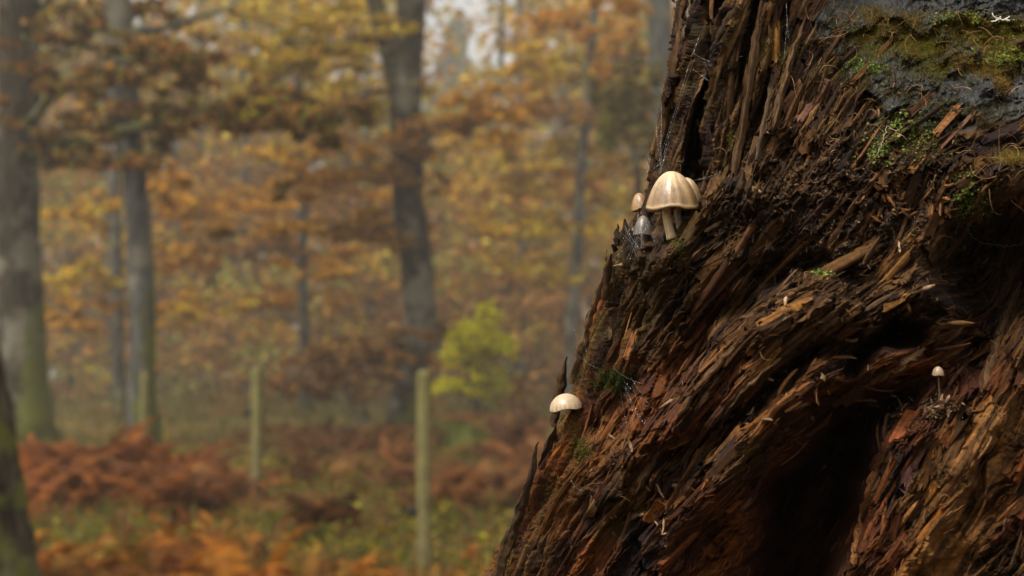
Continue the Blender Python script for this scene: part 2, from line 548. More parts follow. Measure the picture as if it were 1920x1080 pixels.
# ---- central forked oak
def central_oak():
    d = 30.0
    pth = far_top([(764, 808), (766, 740), (782, 660), (792, 600), (784, 530), (772, 450), (766, 380), (762, 300), (760, 200), (765, 100), (772, 0), (776, -60)], d, 7)
    root = empty('oak_tree', (pth[0][0], pth[0][1], 0.0))
    tag(root, 'tall forked oak with a bent grey trunk standing mid-picture behind the posts', 'tree')
    T = Acc(); trunk_tube(T, pth, 0.37, 0.27, 16, 0.6, 1.25, 1.0, 60, 0.04)
    limbs = []
    L, _ = limb([(752, 190), (738, 130), (722, 70), (702, 0), (690, -80), (680, -260)], d, 0.24, 0.12, 0.3, 18); limbs.append(L)
    L, a1 = limb([(735, 80), (690, 70), (640, 76), (600, 92), (570, 78), (530, 70)], d, 0.11, 0.03, 0.1, 18, np.linspace(30, 27, 6)); limbs.append(L)
    L, a2 = limb([(572, 88), (555, 120), (530, 145), (490, 165)], d, 0.06, 0.02, 0.1, 10, np.linspace(27.2, 26, 4)); limbs.append(L)
    L, a3 = limb([(748, 185), (715, 162), (690, 172), (650, 190)], d, 0.08, 0.02, 0.1, 10); limbs.append(L)
    L, a4 = limb([(760, 312), (710, 318), (650, 320), (580, 335), (520, 340)], d, 0.08, 0.02, 0.1, 12, np.linspace(30, 28, 5)); limbs.append(L)
    L, a5 = limb([(768, 425), (720, 425), (660, 420), (600, 440), (540, 430)], d, 0.07, 0.02, 0.1, 12, np.linspace(30, 28.4, 5)); limbs.append(L)
    L, a6 = limb([(790, 265), (830, 230), (880, 215), (930, 210)], d, 0.06, 0.02, 0.1, 10, np.linspace(30, 28, 4)); limbs.append(L)
    L, a7 = limb([(785, 640), (730, 660), (660, 690), (600, 690)], d, 0.06, 0.015, 0.1, 10, np.linspace(30, 27, 4)); limbs.append(L)
    C = Crown()
    for P, k, pal, sp in ((a1, 26, OCHRE, (40, 38)), (a2, 10, OCHRE, (45, 35)), (a3, 8, OCHRE, (45, 28)), (a4, 30, ORANGE, (40, 20)), (a5, 24, ORANGE, (40, 22)), (a6, 22, ORANGE, (36, 22)), (a7, 30, BROWN, (45, 24))):
        for i in range(k):
            q = P[int(rng.uniform(1, len(P)))]
            dd = float(np.dot(q - CAMP, FW))
            px = 960 + q[0] / dd * FPX + rng.normal(0, sp[0]); py = 540 - np.dot(q - CAMP, UP) / dd * FPX + rng.normal(0, sp[1])
            C.pad(px, py, dd + rng.normal(0, .4), 36, 9, int(rng.integers(28, 55)), pal, 0.15, q)
    for px, py in ((760, 240), (800, 290), (765, 330), (815, 340), (740, 270), (790, 350), (760, 455), (740, 300), (790, 240), (850, 250), (880, 240)):
        C.pad(px, py, 28.5, 30, 14, 45, BROWN, 0.14)
    for i in range(30):
        C.world(pth[0] + np.array([rng.normal(-1, 3), rng.normal(0, 3), rng.uniform(10.5, 16)]), (1.4, 1.4, 0.6), 90, OCHRE, 0.22)
    finish_tree(root, T, limbs, C, M_OAK)


central_oak()


def layered_tree(name, label, path, d, r0, r1, pads, bark, group=None, cat='tree', size=0.17, top=6, flare=1.3):
    pth = far_top(path, d, top)
    root = empty(name, (pth[0][0], pth[0][1], 0.0))
    tag(root, label, cat, group)
    T = Acc(); trunk_tube(T, pth, r0, r1, 10, 0.3, flare, 1.0, 24, 0.02)
    C = Crown(); limbs = []
    for (px, py, rx, ry, k, n, pal) in pads:
        # a bough from the trunk out to each leaf layer
        i = int(np.argmin(abs(pth[:, 2] - (at(px, py + 14, d)[2])))); i = min(max(i, 1), len(pth) - 1)
        zt = float(at(px, py + 18, d)[2]); zt = min(max(zt, 1.0), pth[-1][2])
        bx = np.interp(zt, pth[:, 2], pth[:, 0]); by = np.interp(zt, pth[:, 2], pth[:, 1])
        b0 = np.array([bx, by, zt]); b1 = at(px, py, d)
        if np.linalg.norm(b1 - b0) > 0.6:
            A = Acc(); add_tube(A, smooth_path([b0, (b0 + b1) / 2 + np.array([0, 0, .15]), b1], 8, .04), np.linspace(r1 * .45, 0.02, 8), 5, (0.1,) * 3); limbs.append(A)
        for j in range(k):
            C.pad(px + rng.normal(0, rx * .55), py + rng.normal(0, ry * .6), d + rng.normal(0, 1.2), rx * .42, ry * .62, n, pal, size * 1.15)
    finish_tree(root, T, limbs, C, bark)
    return root


OO = np.concatenate([ORANGE, OCHRE])
layered_tree('beech_tree', 'slim beech with tiers of orange leaves, left of the big stump', [(1066, 775), (1070, 640), (1080, 500), (1086, 400), (1094, 260), (1104, 160), (1112, 90), (1116, 20)], 40, 0.17, 0.10,
    [(1035, 40, 70, 26, 9, 60, ORANGE), (1130, 60, 70, 26, 7, 60, ORANGE), (985, 110, 50, 24, 5, 60, OO), (1050, 130, 90, 20, 8, 55, OCHRE), (1150, 150, 60, 22, 6, 60, ORANGE),
     (960, 200, 80, 20, 8, 60, ORANGE), (1060, 215, 80, 18, 6, 55, BROWN), (1170, 230, 55, 22, 5, 60, ORANGE), (930, 270, 80, 20, 8, 55, OO), (1040, 290, 80, 20, 7, 55, OCHRE), (1140, 300, 60, 24, 6, 55, OO),
     (960, 350, 80, 20, 7, 55, OO), (1080, 355, 70, 20, 6, 50, ORANGE), (1150, 390, 50, 24, 5, 55, OCHRE), (920, 420, 80, 20, 7, 50, OO), (1030, 430, 80, 20, 7, 50, OCHRE), (1120, 470, 50, 26, 5, 50, OCHRE), (960, 490, 70, 20, 6, 45, OCHRE), (1040, 520, 60, 20, 5, 45, OCHRE)], M_BEECH)
layered_tree('oak_tree', 'pale grey trunk rising behind the stump edge at top', [(1250, 800), (1248, 500), (1246, 200), (1240, 80), (1236, -60)], 31, 0.30, 0.24,
    [(1180, 10, 60, 20, 5, 60, ORANGE), (1150, 110, 40, 30, 4, 50, ORANGE), (1290, 300, 60, 40, 6, 50, OCHRE)], M_BEECH)
layered_tree('holly_tree', 'rounded olive-leaved crown tucked beside the stump top', [(1215, 800), (1208, 500), (1195, 300), (1180, 160)], 26, 0.09, 0.05,
    [(1165, 180, 36, 30, 14, 85, OLIVE), (1180, 235, 42, 28, 12, 85, OLIVE), (1145, 255, 24, 24, 7, 70, GREENOLIVE), (1200, 150, 34, 26, 9, 75, OLIVE), (1205, 270, 40, 20, 8, 70, OLIVE)], M_OAK, size=0.10, top=0.6)
layered_tree('beech_tree', 'thin blue-grey trunk between left fence post and forked oak', [(576, 805), (572, 700), (568, 520), (566, 380), (562, 240), (556, 100), (550, -40)], 38, 0.15, 0.10,
    [(520, 280, 80, 22, 6, 60, OO), (630, 250, 70, 22, 6, 60, ORANGE), (500, 380, 90, 22, 7, 60, ORANGE), (640, 380, 80, 22, 7, 60, ORANGE), (480, 470, 90, 24, 7, 55, BROWN), (640, 500, 80, 24, 7, 55, ORANGE), (560, 560, 90, 22, 7, 55, ORANGE), (480, 120, 80, 26, 7, 60, OCHRE), (620, 40, 80, 26, 7, 60, OCHRE), (620, 190, 60, 26, 6, 60, OCHRE), (500, 30, 80, 24, 7, 60, OCHRE)], M_BEECH)
layered_tree('beech_tree', 'dim grey trunk just left of the pale slender oak', [(222, 785), (220, 640), (218, 500), (216, 420), (214, 250), (210, 60)], 35, 0.16, 0.11,
    [(150, 400, 70, 22, 6, 60, OO), (320, 360, 80, 24, 7, 60, ORANGE), (160, 500, 80, 24, 7, 60, OCHRE), (330, 480, 80, 22, 7, 60, ORANGE), (150, 590, 80, 22, 6, 55, ORANGE), (340, 570, 90, 24, 7, 55, OO), (380, 400, 70, 22, 6, 55, ORANGE)], M_BEECH)
far = [(128, 'faint far trunk between the thick oak and the dim grey trunk', 62, 780), (466, 'faint bluish trunk standing far behind the left fence post', 52, 770),
       (700, 'faint pale trunk just left of the forked oak', 56, 770), (985, 'faint yellowish trunk right of the yellow-green bush', 54, 780),
       (930, 'faint thin trunk rising behind the yellow-green bush', 60, 770), (372, 'faint grey trunk between pale slender oak and left fence post', 60, 770),
       (1050, 'faint pale trunk close to the stump edge at mid height', 58, 770), (640, 'faint grey trunk left of the forked oak, in brown foliage', 66, 765)]
for px, lab, d, by in far:
    lean = rng.normal(0, 12)
    pads = []
    for i in range(11):
        py = rng.uniform(60, 650)
        if px > 690 and px < 1060 and py < 240: continue
        pads.append((px + rng.normal(0, 70), py, 90, 26, 5, 55, OO if rng.random() < .7 else BROWN))
    layered_tree('beech_tree', lab, [(px, by), (px + lean * .4, 500), (px + lean, 250), (px + lean, 80)], d, 0.17, 0.10, pads, M_BEECH, size=0.22)

# ---- yellow-green bush and low saplings
def bush(name, label, px, d, blobs, pal, size, cat='bush', n=70):
    g = on_ground(px, d)
    root = empty(name, g); tag(root, label, cat)
    C = Crown(); S = Acc()
    for (bx, by, rx, ry, k) in blobs:
        c = at(bx, by, d)
        add_tube(S, smooth_path([g + np.array([rng.normal(0, .1), 0, -.05]), g + (c - g) * .5 + np.array([rng.normal(0, .1), 0, .2]), c], 10), np.linspace(0.035, 0.008, 10), 5, (.2,) * 3)
        for j in range(k):
            C.pad(bx + rng.normal(0, rx * .5), by + rng.normal(0, ry * .5), d + rng.normal(0, .5), rx * .45, ry * .4, n, pal, size)
    S.build('stem', M_OAK, root, True)
    C.a.build('crown', M_LEAF, root)['kind'] = 'stuff'


bush('young_tree', 'bright yellow-green young tree right of the forked oak', 893, 33,
     [(902, 588, 30, 28, 11), (880, 630, 50, 30, 16), (925, 645, 42, 30, 14), (860, 660, 40, 26, 10), (900, 700, 55, 26, 10), (940, 740, 36, 22, 6), (870, 720, 40, 20, 6)], YELGRN, 0.12)
bush('beech_sapling', 'dark rust-brown sapling in front of the forked oak foot', 690, 27.5,
     [(690, 655, 50, 24, 8), (630, 700, 55, 24, 8), (600, 665, 50, 22, 6), (650, 740, 50, 18, 5), (560, 720, 40, 18, 4)], BROWN, 0.12)
bush('beech_sapling', 'small rusty sapling at the foot of the yellow-green tree', 968, 29,
     [(965, 720, 24, 26, 4), (960, 760, 28, 22, 4), (985, 780, 30, 20, 4)], BROWN, 0.11)

# ---- bluish conifer in the gap
def conifer():
    d = 150
    g = on_ground(852, d); top = at(858, 40, d)
    root = empty('conifer_tree', g); tag(root, 'misty blue-grey conifer in the bright gap at top centre', 'tree')
    T = Acc(); add_tube(T, np.stack([g, (g + top) / 2, top]), np.array([0.4, 0.25, 0.05]), 8, (0, 0, 0)); T.build('trunk', M_OAK, root)
    A = Acc(); Hh = top[2]
    for i in range(200):
        t = 1 - .88 * rng.random() ** 1.5; z = Hh * t; r = (1 - t) * 15 + .1
        an = rng.uniform(0, 6.28)
        for k in range(12):
            s = rng.uniform(.1, 1)
            c = np.array([[g[0] + math.cos(an) * r * s, g[1] + math.sin(an) * r * s, z - .35 * r * s]]) + rng.normal(0, .3, (4, 3))
            v, f, cl = leaf_quads(c, 0.9, CONIFER * 1.5, .5); A.add(v, f, cl)
    A.build('crown', M_LEAF, root)['kind'] = 'stuff'


conifer()


# ---- the far wood: one mass
def far_wood():
    A = Acc()
    for layer, (d, n, size) in enumerate(((46, 20000, .26), (55, 38000, .34), (68, 42000, .46), (80, 46000, .62), (98, 42000, .9))):
        k = n // 45
        px = rng.uniform(-500, 2300, k); py = rng.uniform(-160, 745, k) if layer else rng.uniform(330, 745, k)
        # openings in the canopy, where the sky shows between the crowns
        gap = ((px > 770) & (px < 950) & (py < 175)) | ((px > 1145) & (px < 1215) & (py < 45))
        gap |= (rng.random(k) < 0.35 * np.clip((80 - py) / 120, 0, 1))
        px, py = px[~gap], py[~gap]
        c = at(px, py, np.full(len(px), d) + rng.normal(0, 3, len(px)))
        low = py > 600
        for i in range(len(px)):
            pal = (BROWN * 1.15) if rng.random() < np.clip((py[i] - 150) / 700, .12, .62) else (OO if rng.random() < .55 else GREENOLIVE * 1.3)
            p = pad_points(c[i], (1.9 * d / 60, 2.0, .85 * d / 60), 45)
            p[:, 2] = np.maximum(p[:, 2], 0.1)
            v, f, cl = leaf_quads(p, size, pal, .5); A.add(v, f, cl)
    o = A.build('far_wood', M_LEAF)
    tag(o, 'hazy orange and ochre wood filling the distance', 'woodland', kind='stuff')
    S = Acc()
    for i in range(60):
        px = rng.uniform(-700, 2700); d = rng.uniform(52, 92)
        g = on_ground(px, d)
        hgt = rng.uniform(10, 17)
        if 780 < px < 930: hgt = 9
        add_tube(S, smooth_path([g, g + np.array([rng.normal(0, .3), 0, hgt * .5]), g + np.array([rng.normal(0, .6), 0, hgt])], 8), np.linspace(.2, .08, 8) * rng.uniform(.6, 1.3), 6, (.1,) * 3)
    tag(S.build('far_trunks', M_BEECH, smooth=True), 'faint grey trunks massed deep in the hazy wood', 'woodland', kind='stuff')


far_wood()

# ================================================================== fence posts
def fence_post(px, d, h, label, knobs, lean=0.0, r=0.05, first=[None]):
    g = on_ground(px, d)
    root = empty('fence_post', g); tag(root, label, 'fence post', 'fence posts in the bracken')
    n = 22; seg = 16
    z = np.concatenate([np.linspace(-.1, h - .03, n - 4), [h - .015, h - .004, h, h + .002]])
    sc = np.concatenate([np.ones(n - 4) * 1.0, [.97, .86, .55, .05]])
    th = np.linspace(0, 2 * math.pi, seg, endpoint=False)
    Z, TH = np.meshgrid(z, th, indexing='ij')
    rr = r * sc[:, None] * (1 + .03 * np.sin(TH * 3 + 1) + .02 * rng.standard_normal((1, seg)) + .006 * rng.standard_normal(Z.shape))
    v = np.stack([g[0] + rr * np.cos(TH) + lean * Z, g[1] + rr * np.sin(TH), g[2] + Z], -1).reshape(-1, 3)
    i = np.arange(n - 1)[:, None] * seg; j = np.arange(seg)[None, :]; k = (j + 1) % seg
    q = np.stack([i + j, i + k, i + seg + k, i + seg + j], -1).reshape(-1, 4)
    streak = (1 + .18 * rng.standard_normal((1, seg))).clip(.6, 1.4) * np.ones(Z.shape)
    green = (0.45 + .5 * (Z / h))[..., None]
    base = np.array([0.17, 0.15, 0.055]) * green + np.array([0.15, 0.115, 0.06]) * (1 - green)
    mesh_obj('post', v, q, M_POST, root, (base * streak[..., None]).reshape(-1, 3), True)
    for kz in knobs:
        a = Acc(); c = g + np.array([-r - .03 + lean * kz, -.01, kz])
        add_tube(a, np.stack([c + np.array([.04, 0, 0]), c + np.array([.02, 0, 0]), c, c + np.array([-.02, 0, 0])]), np.array([.018, .032, .040, .024]), 10, (.006, .006, .007))
        a.build('insulator', M_BLACK, root, True)


fence_post(796, 9.15, 1.30, 'nearest fence post, straight and tall, right of the others', [0.40], -0.004, 0.047)
fence_post(484, 13.4, 1.29, 'second nearest fence post, in front of the brown wood', [0.86], -0.006, 0.055)
fence_post(272, 18.4, 1.22, 'thin fence post half hidden beside the pale slender oak', [], 0.01, 0.05)
fence_post(97, 25.2, 1.0, 'short dark fence post right of the thick oak foot', [], -0.01, 0.06)


# ---- mossy old stump in the distance
def far_stump():
    d = 22.4
    g = on_ground(868, d)
    root = empty('old_stump', g); tag(root, 'low mossy sawn stump in bracken behind the nearest post', 'tree stump')
    seg = 40; hs = np.linspace(-.05, .46, 12)
    th = np.linspace(0, 2 * math.pi, seg, endpoint=False)
    H, TH = np.meshgrid(hs, th, indexing='ij')
    R = .40 + .16 * np.exp(-(H + .05) / .14) * (1 + .4 * np.cos(TH * 4)) + .03 * np.sin(TH * 9) + .01 * rng.standard_normal(H.shape)
    top = .03 * np.sin(TH * 2 + 1)
    v = np.stack([g[0] + R * np.cos(TH), g[1] + R * .9 * np.sin(TH), g[2] + H + top * (H > .4)], -1).reshape(-1, 3)
    i = np.arange(11)[:, None] * seg; j = np.arange(seg)[None, :]; k = (j + 1) % seg
    q = np.stack([i + j, i + k, i + seg + k, i + seg + j], -1).reshape(-1, 4)
    v = np.concatenate([v, [[g[0], g[1], g[2] + .47]]])
    f3 = np.stack([11 * seg + np.arange(seg), 11 * seg + (np.arange(seg) + 1) % seg, np.full(seg, 12 * seg)], -1)
    mo = np.concatenate([(.55 + .35 * np.cos(TH + 1.9) + .3 * (H > .4)).ravel(), [.9]])
    mesh_obj('stump_body', v, [q, f3], M_OAK, root, np.stack([mo] * 3, -1), True)
    p = np.stack([g[0] + rng.normal(0, .28, 500), g[1] + rng.normal(0, .25, 500), np.full(500, g[2] + .49)], -1)
    vv, ff, cc = leaf_quads(p, .09, RUST, 1.5)
    mesh_obj('leaf_litter', vv, ff, M_LEAF, root, cc)['kind'] = 'stuff'


far_stump()

# ================================================================== bracken, grass, leaf litter
def frond(L, w0, droop, az, tilt, pal, npin=13):
    """an arching fern frond with paired pinnae; returns verts, tris, colours"""
    s = np.linspace(0, 1, npin + 3)
    hor = np.array([math.cos(az), math.sin(az), 0]); side = np.array([-math.sin(az), math.cos(az), 0])
    ang = tilt - droop * s ** 1.3
    step = L / (npin + 2)
    P = np.zeros((npin + 3, 3))
    for i in range(1, npin + 3):
        P[i] = P[i - 1] + step * (hor * math.cos(ang[i]) + np.array([0, 0, 1]) * math.sin(ang[i]))
    V = []; F = []; n = 0
    col = pal[rng.integers(0, len(pal))] * rng.uniform(.7, 1.3)
    # stalk
    for i in range(npin + 2):
        V += [P[i] - side * .004, P[i] + side * .004, P[i + 1]]; F.append((n, n + 1, n + 2)); n += 3
    for i in range(3, npin + 3):
        t = (i - 3) / npin
        pl = w0 * (1 - t) ** .8 * rng.uniform(.75, 1.1) + .01
        d = (P[min(i + 1, npin + 2)] - P[i - 1]); d /= np.linalg.norm(d) + 1e-9
        for sg in (-1, 1):
            dirp = side * sg * .86 + d * .45 + np.array([0, 0, -.25 - .3 * rng.random()])
            dirp += rng.normal(0, .14, 3); dirp /= np.linalg.norm(dirp)
            wv = d * step * .85
            a = P[i]; tip = a + dirp * pl + np.array([0, 0, -.06 * pl]); m = a + dirp * pl * .5 + np.array([0, 0, .07 * pl])
            V += [a - wv * .4, m - wv * .5, tip, m + wv * .5, a + wv * .4]
            F += [(n, n + 1, n + 3), (n, n + 3, n + 4), (n + 1, n + 2, n + 3)]; n += 5
    V = np.array(V); F = np.array(F)
    C = np.broadcast_to(col, (len(V), 3)) * (1 + .2 * rng.standard_normal(len(V)))[:, None]
    return V, F, C


FRONDS = []


def bracken_plant(acc, base, hgt, nf, pal):
    if not FRONDS:                                  # sixty frond shapes, turned and sized for each plant
        for k in range(60):
            FRONDS.append(frond(1.0, rng.uniform(.24, .36), rng.uniform(1.0, 2.1), 0.0, rng.uniform(.9, 1.5), np.ones((1, 3))))
    for k in range(nf):
        L = hgt * rng.uniform(.8, 1.4)
        v, f, c = FRONDS[rng.integers(0, 60)]
        az = rng.uniform(0, 6.283); ca, sa = math.cos(az) * L, math.sin(az) * L
        vv = np.stack([v[:, 0] * ca - v[:, 1] * sa, v[:, 0] * sa + v[:, 1] * ca, v[:, 2] * L], -1)
        acc.add(vv + base + np.array([rng.normal(0, .08), rng.normal(0, .08), 0]), f, c * pal[rng.integers(0, len(pal))])


BR_BRIGHT = np.array([[0.27, 0.088, 0.009], [0.20, 0.062, 0.009], [0.34, 0.120, 0.010], [0.12, 0.04, 0.010], [0.20, 0.09, 0.015]])
BR_DULL = .85 * np.array([[0.145, 0.052, 0.013], [0.11, 0.038, 0.011], [0.18, 0.066, 0.014], [0.075, 0.028, 0.010], [0.16, 0.075, 0.02]])
BR_RED = .85 * np.array([[0.20, 0.060, 0.010], [0.15, 0.044, 0.009], [0.25, 0.080, 0.011], [0.10, 0.032, 0.009]])

# nearest clumps, told apart one by one
near_clumps = [(430, 7.9, .42, 'bright orange bracken clump at bottom, left of the nearest post'),
               (250, 8.0, .38, 'bright orange bracken clump at the bottom left'),
               (345, 9.4, .34, 'smaller orange bracken clump behind the bottom-left ones'),
               (150, 8.6, .40, 'dull orange bracken clump beside the mossy trunk base'),
               (350, 12.6, .55, 'russet bracken clump with tall fronds left of second post'),
               (140, 15.0, .72, 'tall russet bracken clump below the thick oak'),
               (235, 15.6, .70, 'russet bracken clump in front of the pale slender oak'),
               (330, 14.4, .60, 'dark russet bracken clump between slender oak and second post'),
               (690, 9.0, .22, 'low orange fern at bottom left of the nearest post')]
for px, d, h, lab in near_clumps:
    g = on_ground(px, d); root = empty('bracken_fern', g)
    tag(root, lab, 'bracken', 'bracken clumps one can tell apart')
    for s in range(22):
        a = Acc(); off = np.array([rng.normal(0, .16), rng.normal(0, .16), 0])
        bracken_plant(a, g + off, h, 1, BR_BRIGHT if d < 10 else BR_RED)
        a.build('frond', M_FERN, root)

A = Acc()
patches = [  # px range, distance range, plants, height, palette
    ((60, 260), (13, 18), 34, .60, BR_RED), ((260, 420), (14, 18), 14, .5, BR_RED), ((300, 420), (12, 15), 22, .5, BR_DULL), ((540, 800), (15, 19), 34, .42, BR_DULL), ((560, 800), (18, 25), 40, .5, BR_DULL),
    ((930, 1050), (13.5, 20), 34, .62, BR_DULL), ((800, 930), (12.5, 17), 34, .40, BR_DULL), ((1000, 1900), (12, 22), 50, .6, BR_DULL), ((-500, 60), (12, 20), 50, .6, BR_RED), ((80, 480), (8.2, 10.5), 15, .30, BR_BRIGHT), ((480, 900), (8.6, 10), 16, .16, BR_BRIGHT),
    ((880, 1000), (22, 27), 18, .6, BR_DULL), ((420, 700), (20, 28), 26, .35, BR_DULL), ((180, 420), (10, 12.5), 12, .25, BR_RED), ((600, 660), (11, 11.6), 3, .55, BR_DULL)]
for (x0, x1), (d0, d1), n, h, pal in patches:
    for i in range(n):
        d = rng.uniform(d0, d1)
        bracken_plant(A, on_ground(rng.uniform(x0, x1), d), h * rng.uniform(.6, 1.25), int(rng.integers(4, 8)), pal)
tag(A.build('bracken', M_FERN), 'russet bracken thicket covering the woodland floor', 'bracken', kind='stuff')


def grass_and_litter():
    n = 34000
    d = 5.5 + 46 * rng.random(n) ** 1.6; px = rng.uniform(-500, 2100, n)
    x = (px - 960) / FPX * d
    z = ground_z(x, d)
    clump = np.sin(x * 2.1 + 1.3 * np.sin(d * 1.1)) * np.cos(d * 1.7 + x) + .35 * rng.standard_normal(n)
    keep = clump > -0.35
    x, d, z = x[keep], d[keep], z[keep]; n = len(x)
    h = rng.uniform(.05, .20, n) * (1 + d / 40); az = rng.uniform(0, 6.283, n); ln = rng.uniform(.1, .7, n) * h
    w_ = .006 + d * .0006
    b = np.stack([x, d, z], -1); s = np.stack([-np.sin(az), np.cos(az), 0 * az], -1) * w_[:, None]
    tip = b + np.stack([np.cos(az) * ln, np.sin(az) * ln, h], -1)
    v = np.stack([b - s, b + s, tip], 1).reshape(-1, 3)
    pal = np.array([[0.115, 0.105, 0.018], [0.16, 0.125, 0.025], [0.20, 0.14, 0.035], [0.09, 0.09, 0.014], [0.20, 0.13, 0.045], [.13, .13, .018]])
    c = np.repeat(pal[rng.integers(0, len(pal), n)] * rng.uniform(.7, 1.25, n)[:, None], 3, axis=0)
    tag(mesh_obj('grass', v, np.arange(3 * n).reshape(n, 3), M_GRASS, None, c), 'patchy olive grass between the bracken', 'grass', kind='stuff')
    n = 15000
    d = 5.5 + 28 * rng.random(n) ** 1.5; px = rng.uniform(-500, 2100, n)
    x = (px - 960) / FPX * d
    p = np.stack([x, d, ground_z(x, d) + rng.uniform(.01, .06, n)], -1)
    pal = np.concatenate([BR_BRIGHT, BR_DULL, OCHRE * .8, np.array([[.40, .30, .04]])])
    v, f, c = leaf_quads(p, .085, pal, 1.3)
    tag(mesh_obj('fallen_leaves', v, f, M_LEAF, None, c), 'fallen orange and brown leaves strewn on the grass', 'fallen leaves', kind='stuff')
    A = Acc()
    for i in range(170):
        dd = rng.uniform(31, 52); q = on_ground(rng.uniform(-300, 1500), dd) + np.array([0, 0, rng.uniform(.1, .55)])
        pal = [GREENOLIVE * .7, BROWN * .8, OLIVE * .8][rng.integers(0, 3)]
        v, f, c = leaf_quads(pad_points(q, (.9, .8, .28), 55), .15, pal, .8); A.add(v, f, c)
    tag(A.build('far_undergrowth', M_LEAF), 'low olive and brown scrub at the foot of the far wood', 'undergrowth', kind='stuff')
    # low leafy plants: yellow-green brambles in the clearing
    A = Acc()
    for i in range(140):
        dd = rng.uniform(9, 20); q = on_ground(rng.uniform(150, 950), dd) + np.array([0, 0, .10])
        v, f, c = leaf_quads(pad_points(q, (.22, .22, .09), 26), .06, np.array([[.13, .14, .012], [.20, .17, .015], [.09, .105, .012], [.24, .15, .015]]), 1.0); A.add(v, f, c)
    tag(A.build('low_plants', M_LEAF), 'low yellow-green leafy plants scattered in the grass', 'undergrowth', kind='stuff')


grass_and_litter()
# ================================================================== THE ROTTEN STUMP
EDGE = np.array([(-260, 1300), (-120, 1292), (0, 1277), (80, 1262), (150, 1246), (230, 1230), (300, 1217), (350, 1209), (395, 1200), (425, 1190), (445, 1176), (470, 1150), (500, 1136),
                 (545, 1124), (590, 1112), (630, 1097), (665, 1084), (700, 1076), (740, 1066), (780, 1052), (820, 1034), (860, 1014), (900, 1000), (940, 984), (980, 966), (1020, 946), (1060, 928), (1100, 906), (1400, 800), (2600, 420), (5400, -250)], float)
XC = 1880.0            # axis of the stump, in photo pixels
D0 = 0.700             # distance of its front
BF, BB = 0.118, 0.42   # half depth in front of and behind the axis
PXM = 0.000272         # one photo pixel at the stump, metres
DEN_PHI0, DEN_PHI1 = math.radians(-38), math.radians(96)


def x_edge(y):
    return np.interp(y, EDGE[:, 0], EDGE[:, 1]) + 14


def fft_blur(a, sx, sy=None):
    sy = sy or sx
    fy = np.fft.fftfreq(a.shape[0])[:, None]; fx = np.fft.rfftfreq(a.shape[1])[None, :]
    g = np.exp(-2 * (math.pi ** 2) * ((fx * sx) ** 2 + (fy * sy) ** 2))
    return np.fft.irfft2(np.fft.rfft2(a) * g, a.shape)


def unit(a):
    return (a - a.mean()) / (a.std() + 1e-9)


def sstep(a, lo, hi):
    t = np.clip((a - lo) / (hi - lo), 0, 1)
    return t * t * (3 - 2 * t)


def seg_dist(X, Y, poly):
    """distance to a polyline, signed side and position along it"""
    best = np.full(X.shape, 1e9); side = np.zeros(X.shape); along = np.zeros(X.shape)
    p = np.asarray(poly, float)
    L = np.concatenate([[0], np.cumsum(np.hypot(*np.diff(p, axis=0).T))])
    for i in range(len(p) - 1):
        ax, ay = p[i]; bx, by = p[i + 1]
        dx, dy = bx - ax, by - ay; l2 = dx * dx + dy * dy
        t = np.clip(((X - ax) * dx + (Y - ay) * dy) / l2, 0, 1)
        qx, qy = X - ax - t * dx, Y - ay - t * dy
        d = np.hypot(qx, qy); s = np.sign(dx * qy - dy * qx)
        m = d < best
        best = np.where(m, d, best); side = np.where(m, s, side); along = np.where(m, (L[i] + t * math.sqrt(l2)) / L[-1], along)
    return best, side, along


def inside(X, Y, poly):
    p = np.asarray(poly, float); r = np.zeros(X.shape, bool)
    j = len(p) - 1
    for i in range(len(p)):
        xi, yi = p[i]; xj, yj = p[j]
        c = ((yi > Y) != (yj > Y)) & (X < (xj - xi) * (Y - yi) / (yj - yi + 1e-12) + xi)
        r ^= c; j = i
    return r


